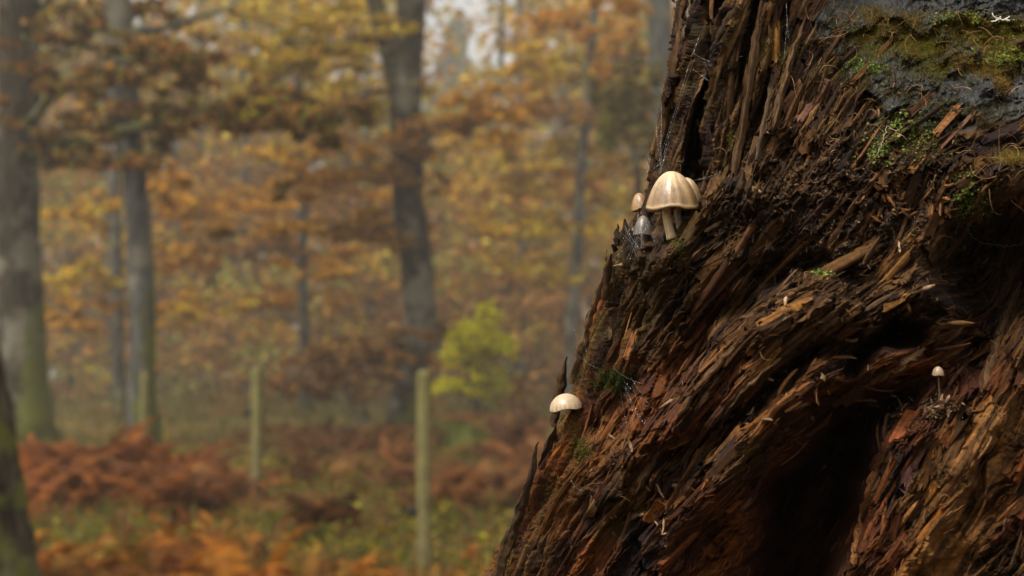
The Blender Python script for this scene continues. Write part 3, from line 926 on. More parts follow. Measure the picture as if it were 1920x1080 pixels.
class Stump:
    NR, NC = 750, 800
    def __init__(s):
        r = np.random.default_rng(5)
        s.r = r; s.cw = 1.55 * 860 / s.NC
        # rows: dense in view, coarse above and below
        s.yd = np.linspace(-25, 1105, s.NR)
        # columns: even arc length of the ellipse
        ph = np.linspace(DEN_PHI0, DEN_PHI1, 4000)
        a_, b_ = 760.0, BF / PXM
        ds = np.sqrt((a_ * np.sin(ph)) ** 2 + (b_ * np.cos(ph)) ** 2)
        S = np.concatenate([[0], np.cumsum((ds[1:] + ds[:-1]) / 2)]); S /= S[-1]
        s.phd = np.interp(np.linspace(0, 1, s.NC), S, ph)
        s.X, s.Y = s.base_xy(s.phd, s.yd)
        s.colang = np.degrees(np.arctan2(-np.gradient(s.X, axis=0), np.gradient(s.Y, axis=0)))   # lean of the section lines
        s.patches()
        s.flow()
        s.height()
        s.colour()
    def base_xy(s, ph, y):
        P, Y = np.meshgrid(ph, y)
        xe = x_edge(Y)
        return xe + (XC - xe) * (1 - np.cos(P)), Y
    # grain direction, degrees from upright leaning right, at places on the stump
    CTRL = [(1270, 20, 13), (1230, 250, 13), (1350, 50, 16), (1330, 260, 14), (1430, 120, 18), (1420, 260, 26), (1200, 420, 22), (1150, 500, 22), (1260, 480, 34), (1120, 640, 20), (1200, 640, 25),
            (1060, 800, 24), (1140, 800, 32), (980, 960, 26), (1060, 960, 30), (1160, 960, 36), (950, 1060, 27), (1120, 1070, 30), (1280, 620, 36), (1330, 560, 40), (1420, 620, 48), (1520, 580, 55), (1600, 540, 62),
            (1400, 700, 46), (1500, 680, 52), (1600, 660, 56), (1350, 800, 44), (1450, 780, 52), (1560, 720, 60), (1690, 670, 68), (1280, 900, 42), (1380, 950, 48), (1240, 1040, 38), (1460, 900, 40),
            (1620, 850, 22), (1640, 980, 20), (1600, 1070, 22), (1720, 900, 28), (1800, 800, 30), (1850, 900, 28), (1900, 700, 26), (1760, 1060, 30), (1880, 1060, 30), (1880, 560, 24), (1700, 560, 70), (1780, 560, 95),
            (1500, 150, 30), (1500, 300, 32), (1400, 400, 34), (1550, 420, 36), (1700, 420, 28), (1620, 250, 42), (1750, 150, 80), (1850, 60, 85), (1640, 80, 60), (1850, 300, 60), (1850, 430, 20)]
    def patches(s):
        """broken chunks of wood: long cells lying roughly along the grain, each with its own tilt and height"""
        X, Y = s.X, s.Y
        c = np.array(s.CTRL, float)
        wx = 9 * s.nz(14) + 4 * s.nz(5); wy = 9 * s.nz(14) + 4 * s.nz(5)
        s.pid = []; s.pedge = []; s.pac = []
        for n, lng, wid in ((230, 5.0, 1.0), (900, 4.6, 1.0)):
            f1 = np.full(X.shape, 1e9, np.float32); f2 = f1.copy(); idd = np.zeros(X.shape, np.int32); acr = np.zeros(X.shape, np.float32)
            cell = math.sqrt(1000 * 1130 / n)
            U = np.arange(s.NC)[None, :] * s.cw + wx; V_ = Y + wy
            umax = s.NC * s.cw
            uu = s.r.uniform(-20, umax + 20, n); vv = s.r.uniform(-40, 1120, n)
            for i in range(n):
                r_ = int(np.clip((vv[i] + 25) / 1130 * s.NR, 0, s.NR - 1)); c_ = int(np.clip(uu[i] / s.cw, 0, s.NC - 1))
                j = np.argmin((c[:, 0] - X[r_, c_]) ** 2 + (c[:, 1] - Y[r_, c_]) ** 2)
                a = math.radians(c[j, 2] - s.colang[r_, c_] + s.r.normal(0, 6))
                # inside a window only
                R_ = int(1.5 * cell * lng / 2); r0, r1 = max(0, r_ - int(R_ / 1.41)), min(s.NR, r_ + int(R_ / 1.41)); c0, c1 = max(0, c_ - int(R_ / s.cw)), min(s.NC, c_ + int(R_ / s.cw))
                du = U[r0:r1, c0:c1] - uu[i]; dv = V_[r0:r1, c0:c1] - vv[i]
                al = du * math.sin(a) - dv * math.cos(a); ac = du * math.cos(a) + dv * math.sin(a)
                d = np.hypot(al / lng, ac / wid).astype(np.float32)
                w1, w2, wi = f1[r0:r1, c0:c1], f2[r0:r1, c0:c1], idd[r0:r1, c0:c1]
                n1 = d < w1
                w2[...] = np.where(n1, w1, np.minimum(w2, d)); wi[...] = np.where(n1, i, wi); wa = acr[r0:r1, c0:c1]; wa[...] = np.where(n1, ac, wa); w1[...] = np.minimum(w1, d)
            s.pid.append(idd); s.pac.append(np.clip(acr, -40, 40)); s.pedge.append(np.minimum(f2 - f1, 50))
    def flow(s):
        c = np.array(s.CTRL, float)
        X, Y = s.X, s.Y
        num = np.zeros(X.shape); den = np.zeros(X.shape)
        for x, y, a in c:
            wt = 1 / (((X - x) ** 2 + (Y - y) ** 2) / 60 ** 2 + 0.15) ** 1.6
            num += wt * a; den += wt
        ang = num / den
        ang += 4.0 * unit(fft_blur(s.r.standard_normal(X.shape), 40)) + 2.5 * unit(fft_blur(s.r.standard_normal(X.shape), 14))
        ang += s.r.normal(0, 5, 230)[s.pid[0]] + s.r.normal(0, 4, 900)[s.pid[1]]
        s.ang = ang
        s.dang = np.radians(np.clip(ang - s.colang, -75, 80))
        s.vr, s.vc = -np.cos(s.dang), np.sin(s.dang)
    def lic(s, noise, half, step=1.3):
        H, W = noise.shape
        acc = noise.copy(); cnt = 1
        R0, C0 = np.meshgrid(np.arange(H, dtype=np.float32), np.arange(W, dtype=np.float32), indexing='ij')
        vr = s.vr.astype(np.float32); vc = s.vc.astype(np.float32)
        n = int(half / step)
        flat = np.ascontiguousarray(noise, np.float32).ravel()
        acc = acc.astype(np.float32)
        for sg in (-1, 1):
            R, C = R0.copy(), C0.copy()
            k0 = (R.astype(np.int32) * W + C.astype(np.int32))
            vrf, vcf = vr.ravel(), vc.ravel()
            for k in range(n):
                R += sg * step * vrf[k0]; C += sg * step * vcf[k0]
                np.clip(R, 0, H - 1.01, out=R); np.clip(C, 0, W - 1.01, out=C)
                ir = R.astype(np.int32); ic = C.astype(np.int32); fr = R - ir; fc = C - ic
                k0 = ir * W + ic
                val = (flat[k0] * (1 - fc) + flat[k0 + 1] * fc) * (1 - fr) + (flat[k0 + W] * (1 - fc) + flat[k0 + W + 1] * fc) * fr
                wt = 1 - (k / n) ** 2
                acc += wt * val; cnt += wt
        return unit(acc)
    def nz(s, sc, sy=None):
        return unit(fft_blur(s.r.standard_normal(s.X.shape), sc, sy))
    def height(s):
        X, Y = s.X, s.Y
        wob = 10 * s.nz(16) + 5 * s.nz(7)                 # ragged outlines for the big shapes
        wob2 = 10 * s.nz(16) + 5 * s.nz(7)
        x, y = X + wob, Y + wob2
        h = np.zeros(X.shape)
        def ridge(poly, wl, wr, amp, e=2.0, taper=(0.15, 0.12), calm=1.0):
            d, sd, al = seg_dist(X + calm * wob, Y + calm * wob2, poly)
            wd = np.where(sd < 0, wl, wr)
            t = np.clip(al / taper[0], 0, 1) * np.clip((1 - al) / taper[1], 0, 1) if taper else 1
            t = np.sqrt(t)
            return amp * np.exp(-(d / wd) ** e) * (0.15 + .85 * t)
        def pit(poly, depth, soft):
            m = inside(x, y, poly).astype(float)
            return -depth * fft_blur(m, soft / 1.5)
        # upper right shoulder leans back
        sl = sstep(x, 1380, 1620)
        h -= sl * np.clip(330 - y, 0, None) * 0.95
        h -= sstep(x, 1380, 1500) * (1 - sl) * np.clip(300 - y, 0, None) * .25
        # a lip at the very top
        h += 40 * sstep(-y, -52 + 6 * np.sin(X * .03), -34 + 6 * np.sin(X * .03)) * sstep(x, 1580, 1640)
        # the ledge in front of the mushrooms: below it the wood stands proud
        ly = 452 + 0.30 * (1250 - X)
        led = sstep(y, ly - 8, ly + 10) * sstep(-X, -1330, -1260)
        h += 46 * led * np.exp(-np.clip(y - ly, 0, None) / 420)
        h += ridge([(1200, 540), (1270, 440), (1335, 372), (1395, 330)], 26, 60, 62, 3)
        h += ridge([(1330, 520), (1420, 400), (1480, 300)], 40, 50, 26)
        # furrows between tall slats, upper left
        h += ridge([(1352, -20), (1326, 120), (1306, 260), (1296, 330)], 16, 13, -170, 4, None, .22)
        h += ridge([(1300, 60), (1276, 180), (1250, 320)], 9, 8, -60, 4, (.2, .2), .22)
        h += ridge([(1420, -20), (1392, 110), (1378, 210)], 10, 9, -100, 4, (.1, .3), .22)
        h += ridge([(1480, -20), (1440, 150), (1405, 300)], 10, 9, -80, 3, (.1, .3), .22)
        h += ridge([(1385, -20), (1350, 200), (1335, 330)], 16, 16, 26, 3, (.1, .2), .22)
        # curled fold with diagonal grain
        h += ridge([(1130, 960), (1200, 870), (1300, 760), (1430, 645), (1540, 585), (1600, 566)], 58, 66, 120, 2.6, (.3, .01))
        h += ridge([(1300, 690), (1400, 610), (1500, 545), (1570, 520)], 22, 26, 26, 2, (.3, .2))
        # second fold, sharp along its lower edge
        h += ridge([(1250, 1010), (1340, 900), (1450, 790), (1560, 720), (1660, 685), (1728, 648)], 40, 20, 125, 3.0, (.25, .1))
        h += ridge([(1640, 590), (1690, 545), (1745, 532), (1785, 570), (1790, 620)], 26, 22, 80, 2.5, (.2, .2))
        # creases above and below the curled fold
        h += ridge([(1640, 640), (1560, 652), (1460, 706), (1380, 772), (1300, 868), (1250, 930)], 15, 12, -75, 3, (.1, .3), .5)
        h += ridge([(1250, 720), (1330, 606), (1440, 522), (1530, 492), (1600, 500), (1640, 540)], 18, 14, -60, 3, (.3, .2), .6)
        # holes
        h += pit([(1578, 694), (1600, 660), (1628, 622), (1652, 606), (1690, 596), (1735, 604), (1722, 628), (1680, 648), (1640, 668), (1605, 704)], 300, 7)
        h += pit([(1800, 640), (1795, 560), (1765, 500), (1770, 430), (1850, 400), (1930, 420), (1930, 560), (1880, 610), (1840, 680), (1800, 720)], 240, 18)
        h += pit([(1250, 1110), (1330, 985), (1440, 860), (1560, 745), (1700, 690), (1760, 650), (1790, 690), (1720, 750), (1650, 800), (1610, 860), (1590, 940), (1560, 1020), (1530, 1110)], 170, 36)
        h += pit([(1420, 1110), (1450, 1000), (1490, 900), (1560, 810), (1650, 745), (1690, 735), (1635, 810), (1605, 870), (1590, 940), (1555, 1020), (1520, 1110)], 640, 17)
        h += pit([(1210, 890), (1240, 850), (1290, 820), (1310, 850), (1270, 900), (1230, 930)], 50, 7)
        h += pit([(1110, 790), (1160, 720), (1190, 690), (1215, 720), (1190, 790), (1150, 850)], 46, 9)
        h += pit([(1290, 640), (1340, 580), (1420, 500), (1470, 470), (1480, 500), (1420, 560), (1340, 650)], 34, 10)
        # right-hand slab
        slab = [(1520, 1120), (1560, 1020), (1590, 940), (1610, 870), (1650, 800), (1700, 765), (1760, 752), (1800, 745), (1850, 690), (1930, 640), (2200, 500), (2200, 1120)]
        m = fft_blur(inside(x, y, slab).astype(float), 6)
        h += 58 * m
        h += m * ridge([(1700, 1100), (1770, 930), (1840, 800), (1905, 690)], 30, 20, 46, 3, (.1, .1))
        h += m * ridge([(1800, 1120), (1860, 990), (1930, 860)], 26, 20, 34, 3, None)
        h += m * ridge([(1610, 1080), (1650, 950), (1690, 850), (1720, 790)], 30, 26, 26, 2, (.1, .1))
        h += m * ridge([(1790, 985), (1815, 900), (1850, 840)], 10, 12, -36, 3, (.3, .3))
        h += ridge([(1830, 720), (1870, 610), (1930, 480)], 26, 22, 40, 2.5, (.1, .1))
        # knobs near the right edge and lumps on the shoulder
        for (kx, ky, kr, ka) in ((1885, 335, 46, 60), (1835, 275, 36, 34), (1690, 70, 40, 26), (1760, 170, 34, 22), (1640, 160, 40, 22), (1860, 180, 46, 24), (1540, 60, 34, 24), (1590, 300, 44, 24), (1480, 390, 40, 30), (1405, 380, 24, 44), (1670, 330, 50, 20), (1730, 470, 44, 30), (1560, 470, 40, 24)):
            h += ka * np.exp(-(np.hypot(x - kx, y - ky) / kr) ** 3)
        # rounder, broken relief, less of it where the wood stands in long straight slats
        es = sstep(X - x_edge(Y), 10, 230) * (s.phd > 0)[None, :]
        wall = sstep(-X, -1470, -1400) * sstep(-Y, -370, -310)
        s.iso = iso = np.clip(.12 + .88 * es, 0, 1) * (1 - .6 * wall)
        h += iso * (7 * s.nz(22) + 5 * s.nz(10))
        # masks of material character
        top = sstep(x + .45 * (60 - y), 1500, 1640) * sstep(-y, -265, -190) * sstep(x - 0.45 * y, 1450, 1560)
        top = sstep(top + (.22 * s.nz(12) + .12 * s.nz(4)) * sstep(top, .02, .3), .35, .75)
        crumb = np.exp(-((X - 1580) / 210) ** 2 - ((Y - 390) / 120) ** 2) + .7 * np.exp(-((X - 1720) / 70) ** 2 - ((Y - 770) / 26) ** 2) + .6 * np.exp(-((X - 1390) / 70) ** 2 - ((Y - 420) / 60) ** 2)
        crumb = np.clip(crumb, 0, 1)
        smooth_slab = m * np.exp(-(np.abs((X - 1835) + (Y - 880) * .45) / 62) ** 4) * sstep(Y, 720, 790)
        s.m_top, s.m_crumb, s.m_slab, s.m_smooth = top, crumb, m, np.clip(smooth_slab, 0, 1)
        cav = inside(x, y, [(1250, 1110), (1330, 985), (1440, 860), (1560, 745), (1700, 690), (1760, 650), (1790, 690), (1720, 750), (1610, 860), (1590, 940), (1530, 1110)]).astype(float)
        s.m_cav = fft_blur(cav, 20)
        fib = 1 - .85 * top - .55 * crumb - .60 * s.m_smooth
        # big shapes stand straight out of the trunk, fine relief along its own normal
        s.hM = h * sstep(s.phd, -.06, .16)[None, :]
        h = np.zeros(X.shape)
        # broken chunks
        e0 = np.clip(s.pedge[0] / 5, 0, 1); e1 = np.clip(s.pedge[1] / 3.2, 0, 1)
        off0 = fft_blur(s.r.normal(0, 13, 230)[s.pid[0]] + np.clip(s.r.normal(0, .42, 230), -.8, .8)[s.pid[0]] * s.pac[0], .8)
        off1 = fft_blur(s.r.normal(0, 5, 900)[s.pid[1]] + np.clip(s.r.normal(0, .5, 900), -.9, .9)[s.pid[1]] * s.pac[1], .6)
        deep0 = sstep(s.r.random(230), .35, .9)[s.pid[0]]; deep1 = sstep(s.r.random(900), .4, .9)[s.pid[1]]
        h += fib * (.15 + .85 * iso) * (off0 + off1 - 30 * deep0 * (1 - e0) ** 1.5 - 17 * deep1 * (1 - e1) ** 1.5)
        # fibres along the grain
        a1 = s.lic(s.nz(4.2), 130, 4.5); a2 = s.lic(s.nz(1.9), 60, 2.2); a3 = s.lic(s.nz(.95), 28, 1.5); a4 = s.lic(s.nz(.55), 14)
        a0 = s.lic(s.nz(5.5), 260, 8.0)
        sl_ = 1 - iso
        h += sl_ * (9 * a0 + 5 * a1)
        q = a1 * 1.5 + .25 * s.nz(30)
        terr = (np.floor(q) + sstep(q - np.floor(q), .0, .28)) / 1.5          # plates that step along the grain
        q2 = a2 * 1.3 + .3 * s.nz(12)
        terr2 = (np.floor(q2) + sstep(q2 - np.floor(q2), 0, .3)) / 1.3
        crack = -np.exp(-(a1 / .16) ** 2) * sstep(s.nz(26), -.4, .6)          # long splits
        crack2 = -np.exp(-(a2 / .14) ** 2) * sstep(s.nz(14), -.2, .7)
        crack3 = -np.exp(-(a3 / .18) ** 2) * sstep(s.nz(9), -.3, .6)
        amp = s.r.uniform(.35, 1.3, 230)[s.pid[0]]
        h += fib * (2.4 * amp * terr + 3.0 * terr2 * amp + 1.2 * a2 + 2.2 * a3 + 1.5 * a4 + 12 * crack + 8 * crack2 + 3.5 * crack3)
        # crumbly humus
        cr = np.abs(s.nz(5)) * 7 + np.abs(s.nz(2.2)) * 4 + 1.6 * s.nz(1.0)
        h += crumb * cr
        h += ((.9 + 1.2 * crumb) * s.nz(1.3) * (1 - .8 * top) + .5 * s.nz(.7)) * (.3 + .7 * iso)
        # blocky weathered top: cells with cracks
        kx = s.r.uniform(1450, 2150, 150); ky = s.r.uniform(-60, 300, 150)
        f1 = np.full(X.shape, 1e9); f2 = f1.copy(); idd = np.zeros(X.shape)
        for i in range(150):
            d = np.hypot((X + wob * .8 - kx[i]) * .75, Y + wob2 * .6 - ky[i]) 
            n1 = d < f1
            f2 = np.where(n1, f1, np.minimum(f2, d)); idd = np.where(n1, i, idd); f1 = np.minimum(f1, d)
        edge = f2 - f1
        cell = s.r.uniform(-9, 9, 150)[idd.astype(int)]
        h += top * (fft_blur(cell, 4) * .9 - 8 * np.exp(-(edge / 5.0) ** 2) * sstep(s.nz(16), -.6, .8) + 4 * s.nz(9) + 1.8 * s.nz(2.4) + 1.2 * s.nz(1.1) + .7 * s.nz(.7) + 1.5 * a2)
        s.fibre = (a1, a2, a3, a4); s.terr = terr
        # break the silhouette: notches along the left edge
        s.h = np.clip(h, -45, 40)
    def colour(s):
        X, Y = s.X, s.Y
        a1, a2, a3, a4 = s.fibre
        t = np.clip(.42 + .08 * a1 + .13 * a2 + .15 * a3 + .08 * a4 + s.r.normal(0, .13, 230)[s.pid[0]] + s.r.normal(0, .12, 900)[s.pid[1]], 0, 1)[..., None]
        dark = np.array([0.012, 0.0064, 0.0032]); mid = np.array([0.056, 0.027, 0.0095]); tan = np.array([0.16, 0.085, 0.030])
        c = np.where(t < .55, dark + (mid - dark) * (t / .55), mid + (tan - mid) * ((t - .55) / .45))
        # reddish crumbly rot deep in the heart of the stump, its own patches
        red = np.clip(s.m_cav * 1.1 + (.42 + .36 * s.nz(18)) * sstep(Y, 540, 760), 0, 1)[..., None]
        c = c * (1 - red) + red * (c * np.array([1.2, .72, .40]) + np.array([.040, .0125, .0015]))
        # sound tan wood on the right slab
        sm = np.clip(s.m_smooth * (1.0 + .25 * a1), 0, 1)[..., None]
        c = c * (1 - sm) + sm * (np.array([.19, .092, .030]) * (1 + .20 * a2[..., None] + .14 * a1[..., None] + .16 * a3[..., None]))
        # dark humus
        hum = np.clip(s.m_crumb * (.75 + .4 * s.nz(8)), 0, 1)[..., None]
        c = c * (1 - hum) + hum * np.array([.030, .0175, .011]) * (1 + .35 * s.nz(2.0)[..., None])
        # charred slate-coloured top
        tp = np.clip(s.m_top * 1.15, 0, 1)[..., None]
        c = c * (1 - tp) + tp * np.array([.034, .037, .042]) * (1 + .25 * s.nz(3)[..., None] + .3 * s.nz(12)[..., None] + .12 * s.nz(1)[..., None])
        # green algae film on the left flank and the edge
        alg = np.clip(.55 * np.exp(-((X - x_edge(Y)) / 120)) + .45 * np.exp(-((X - 1420) / 60) ** 2 - ((Y - 160) / 130) ** 2) + .3 * np.exp(-((X - 1240) / 60) ** 2 - ((Y - 520) / 100) ** 2), 0, 1) * sstep(s.nz(9) + .5 * a2, .0, 1.5)
        alg = alg[..., None]
        c = c * (1 - .6 * alg) + .6 * alg * np.array([.070, .062, .018])
        s.c = np.clip(c * np.array([.60, .54, .43]) * (1 + .10 * s.nz(1.2)[..., None]), .004, .6)
        s.wet = np.clip(s.m_top, 0, 1)
    # ---- geometry
    def place(s, ph, x, y, hM, h):
        """ellipse section + relief -> points in the place"""
        cph, sph = np.cos(ph), np.sin(ph)
        front = sph > 0
        a = XC - x_edge(y); b = np.where(np.abs(ph - math.pi / 2) < math.pi / 2, BF, BB) / PXM
        nx, nd = -cph / a, sph / (BF / PXM)
        m = np.hypot(nx, nd); nx, nd = nx / m, nd / m
        wn = sstep(x - x_edge(y), 40, 190)                  # away from the edge relief stands straight out
        nx = nx * (1 - wn * .85); nd = nd * (1 - wn) + wn * np.where(front, 1, nd)
        depth = D0 + BF - np.where(front, BF * sph, BB * sph) - (h * nd + hM) * PXM
        return at(x + h * nx, y, depth)
    def build(s, mat, root):
        yt = np.array([-260, -235, -205, -175, -150, -125, -100, -80, -62, -48, -36]); yb = np.concatenate([np.linspace(1112, 1300, 22), np.linspace(1330, 5300, 40)])
        ys = np.concatenate([yt, s.yd, yb]); nt_, nb_ = len(yt), len(yb)
        back = np.linspace(DEN_PHI1, 2 * math.pi + DEN_PHI0, 90)[1:-1]
        ph = np.concatenate([s.phd, back])
        X, Y = s.base_xy(ph, ys)
        ri = np.clip(np.arange(len(ys)) - nt_, 0, s.NR - 1)
        hd = s.h[ri]; hM = s.hM[ri]
        dec = np.ones(len(ys)); dec[nt_ + s.NR:] = np.exp(-np.arange(nb_) / 10); 
        hd = hd * dec[:, None]; hM = hM * dec[:, None]
        hM[:nt_] -= (np.abs(ys[:nt_] + 25) * .9)[:, None] * sstep(X[:nt_, :s.NC], 1380, 1620)
        tt = np.linspace(0, 1, len(back) + 2)[1:-1]
        hb = hd[:, -1:] * (1 - tt) + hd[:, :1] * tt
        rr = np.random.default_rng(3)
        hb = hb * np.maximum(abs(tt - .5) * 2, .1) + 14 * unit(fft_blur(rr.standard_normal(hb.shape), 1.4, 9))
        h = np.concatenate([hd, hb], 1)
        hM = np.concatenate([hM, hM[:, -1:] * np.clip(1 - tt * 3, 0, 1)], 1)
        h[nt_ + s.NR:, :s.NC] += (1 - dec[nt_ + s.NR:])[:, None] * 22 * unit(fft_blur(rr.standard_normal((nb_, s.NC)), 9, 6))
        P = np.broadcast_to(ph[None, :], X.shape)
        v = s.place(P, X, Y, hM, h)
        # ragged broken top
        jag = 0.03 * unit(fft_blur(rr.standard_normal((1, v.shape[1])), 3))
        v[0, :, 2] += jag[0]; v[1, :, 2] += jag[0] * .6
        s.P = v[nt_:nt_ + s.NR, :s.NC]
        dr = np.gradient(s.P, axis=0); dc = np.gradient(s.P, axis=1)
        n = np.cross(dc, dr); n /= np.linalg.norm(n, axis=2)[..., None] + 1e-12
        if n[400, 500, 1] > 0: n = -n
        s.Ns = np.stack([fft_blur(n[..., k_], 4) for k_ in range(3)], -1); s.Ns /= np.linalg.norm(s.Ns, axis=2)[..., None] + 1e-9
        ci = np.clip(np.arange(len(ph)), 0, s.NC - 1); ci[s.NC:] = np.where(tt < .5, s.NC - 1 - (np.arange(len(back)) * 3), (len(back) - np.arange(len(back))) * 3)
        c = s.c[ri][:, ci]; wet = s.wet[ri][:, ci]
        R, Cn = X.shape
        i = np.arange(R - 1)[:, None] * Cn; j = np.arange(Cn)[None, :]; k = (j + 1) % Cn
        q = np.stack([i + j, i + Cn + j, i + Cn + k, i + k], -1).reshape(-1, 4)
        top = v[0].mean(0) + np.array([0, 0, -.02])
        vv = np.concatenate([v.reshape(-1, 3), top[None]])
        f3 = np.stack([np.arange(Cn), (np.arange(Cn) + 1) % Cn, np.full(Cn, R * Cn)], -1)
        cc = np.concatenate([c.reshape(-1, 3), [[.03, .02, .012]]]); ww = np.concatenate([wet.ravel(), [0]])
        o = mesh_obj('wood_body', vv, [q, f3], mat, root, cc, False, {'wet': ww})
        # lookup by photo pixel: project dense vertices, front-most per pixel
        rel = s.P - CAMP
        dep = rel @ FW
        s.sx = 960 + rel[..., 0] / dep * FPX; s.sy = 540 - (rel @ UP) / dep * FPX; s.dep = dep
        lut = np.full((1130, 1100), 1e9); idx = np.full((1130, 1100), -1, int)
        ix = np.round(s.sx - 860).astype(int).ravel(); iy = np.round(s.sy + 25).astype(int).ravel(); df = dep.ravel()
        ok = (ix >= 0) & (ix < 1100) & (iy >= 0) & (iy < 1130)
        order = np.argsort(-df[ok]); ids = np.nonzero(ok)[0][order]
        idx[iy[ids], ix[ids]] = ids
        for _ in range(4):
            for ax, sh in ((0, 1), (0, -1), (1, 1), (1, -1)):
                r_ = np.roll(idx, sh, ax); idx = np.where(idx < 0, r_, idx)
        s.idx = idx
        return o
    def hits(s, px, py):
        ix = np.clip(np.round(px - 860), 0, 1099).astype(int); iy = np.clip(np.round(py + 25), 0, 1129).astype(int)
        k = s.idx[iy, ix]
        return s.P.reshape(-1, 3)[k], s.Ns.reshape(-1, 3)[k], k >= 0
    def hit(s, px, py):
        """surface point, outward normal and grain direction seen at a photo pixel"""
        ix = int(np.clip(round(px - 860), 0, 1099)); iy = int(np.clip(round(py + 25), 0, 1129))
        k = s.idx[iy, ix]
        if k < 0: return None
        r_, c_ = divmod(int(k), s.NC)
        p, n = s.P[r_, c_], s.Ns[r_, c_]
        t = math.radians(s.ang[r_, c_])
        g0 = RT * math.sin(t) + UP * math.cos(t)
        g = g0 - n * np.dot(g0, n) * .8
        g = g / (np.linalg.norm(g) + 1e-9)
        return p, n, g, (r_, c_)


def stump_mat():
    m = N('rotten_wood')
    at_ = m.n('ShaderNodeAttribute', attribute_name='Col'); wt = m.n('ShaderNodeAttribute', attribute_name='wet')
    tc = m.n('ShaderNodeTexCoord')
    n1 = m.n('ShaderNodeTexNoise'); n1.inputs['Scale'].default_value = 900; n1.inputs['Detail'].default_value = 4
    n2 = m.n('ShaderNodeTexNoise'); n2.inputs['Scale'].default_value = 120; n2.inputs['Detail'].default_value = 6
    m.l(tc.outputs['Object'], n1.inputs['Vector']); m.l(tc.outputs['Object'], n2.inputs['Vector'])
    mr = m.n('ShaderNodeMapRange'); mr.inputs['From Min'].default_value = .3; mr.inputs['From Max'].default_value = .7; mr.inputs['To Min'].default_value = .62; mr.inputs['To Max'].default_value = 1.4
    m.l(n2.outputs['Fac'], mr.inputs['Value'])
    mx = m.mix('MULTIPLY'); mx.inputs[0].default_value = 1; m.l(at_.outputs['Color'], mx.inputs[6]); m.l(mr.outputs[0], mx.inputs[7])
    b = m.n('ShaderNodeBsdfPrincipled')
    m.l(mx.outputs[2], b.inputs['Base Color'])
    rr = m.n('ShaderNodeMapRange'); rr.inputs['To Min'].default_value = .72; rr.inputs['To Max'].default_value = .60
    m.l(wt.outputs['Fac'], rr.inputs['Value']); m.l(rr.outputs[0], b.inputs['Roughness'])
    sp_ = m.n('ShaderNodeMapRange'); sp_.inputs['To Min'].default_value = .14; sp_.inputs['To Max'].default_value = .32
    m.l(wt.outputs['Fac'], sp_.inputs['Value']); m.l(sp_.outputs[0], b.inputs['Specular IOR Level'])
    bp = m.n('ShaderNodeBump'); bp.inputs['Strength'].default_value = .7; bp.inputs['Distance'].default_value = .0006
    m.l(n1.outputs['Fac'], bp.inputs['Height']); m.l(bp.outputs[0], b.inputs['Normal'])
    m.l(b.outputs[0], m.out.inputs['Surface'])
    return m.m


M_STUMP = stump_mat()
M_SHARD = vcol_mat('splintered_wood', .75, 420, .6, 1.4, .0005, .12)
SR = empty('rotten_stump', on_ground(1500, 0.9))
tag(SR, 'big rotten brown tree stump filling the right half, mossy and full of splinters', 'tree stump')
ST = Stump()
ST.build(M_STUMP, SR)
srng = np.random.default_rng(21)
WOODC = .72 * np.array([[.20, .115, .052], [.14, .078, .034], [.10, .055, .025], [.25, .15, .072], [.16, .075, .03], [.07, .04, .02]])


def sliver(path, width, thick, nrm, col, rag=.35, cs=7, r=srng, tip=True, base_in=0.0):
    """a splinter of wood along a path: ridged cross-section, ragged pointed tip"""
    p = np.asarray(path, float); n = len(p)
    t = np.gradient(p, axis=0); t /= np.linalg.norm(t, axis=1)[:, None] + 1e-12
    nr = np.broadcast_to(np.asarray(nrm, float), p.shape); nr = nr - (nr * t).sum(1)[:, None] * t; nr /= np.linalg.norm(nr, axis=1)[:, None] + 1e-12
    sd = np.cross(t, nr)
    s_ = np.linspace(0, 1, n)
    wd = width * (1 + .15 * np.sin(s_ * 9 + r.uniform(0, 6)))
    if tip: wd = wd * np.clip((1 - s_) / .35, .06, 1) ** .8
    wd = wd * np.clip(.45 + s_ / .15, 0, 1)
    u = np.linspace(-1, 1, cs)
    prof = (1 - abs(u) ** 2.2) * thick * (1 + rag * r.standard_normal(cs))
    prof[0] = prof[-1] = -.15 * thick
    V = p[:, None, :] + sd[:, None, :] * (wd[:, None] * .5 * u[None, :])[..., None] + nr[:, None, :] * (prof[None, :] * (1 + rag * .5 * r.standard_normal((n, cs))) * np.clip(wd / width * 1.4, .2, 1)[:, None])[..., None]
    B = p[:, None, :] - nr[:, None, :] * thick * .5 + sd[:, None, :] * (wd[:, None] * .5 * np.array([[-.8, .8]]))[..., None]
    A_ = np.concatenate([V, B[:, ::-1]], 1); m = cs + 2
    i = np.arange(n - 1)[:, None] * m; j = np.arange(m)[None, :]; k = (j + 1) % m
    q = np.stack([i + j, i + k, i + m + k, i + m + j], -1).reshape(-1, 4)
    cv = np.asarray(col) * (1 + .22 * r.standard_normal((1, m, 1))).clip(.45, 1.6) * (1 + .06 * r.standard_normal((n, 1, 1)))
    capa = np.array([[0, a, a + 1] for a in range(1, m - 1)]); capb = capa[:, ::-1] + (n - 1) * m
    return A_.reshape(-1, 3), q, np.concatenate([capa, capb]), np.broadcast_to(cv, (n, m, 3)).reshape(-1, 3)


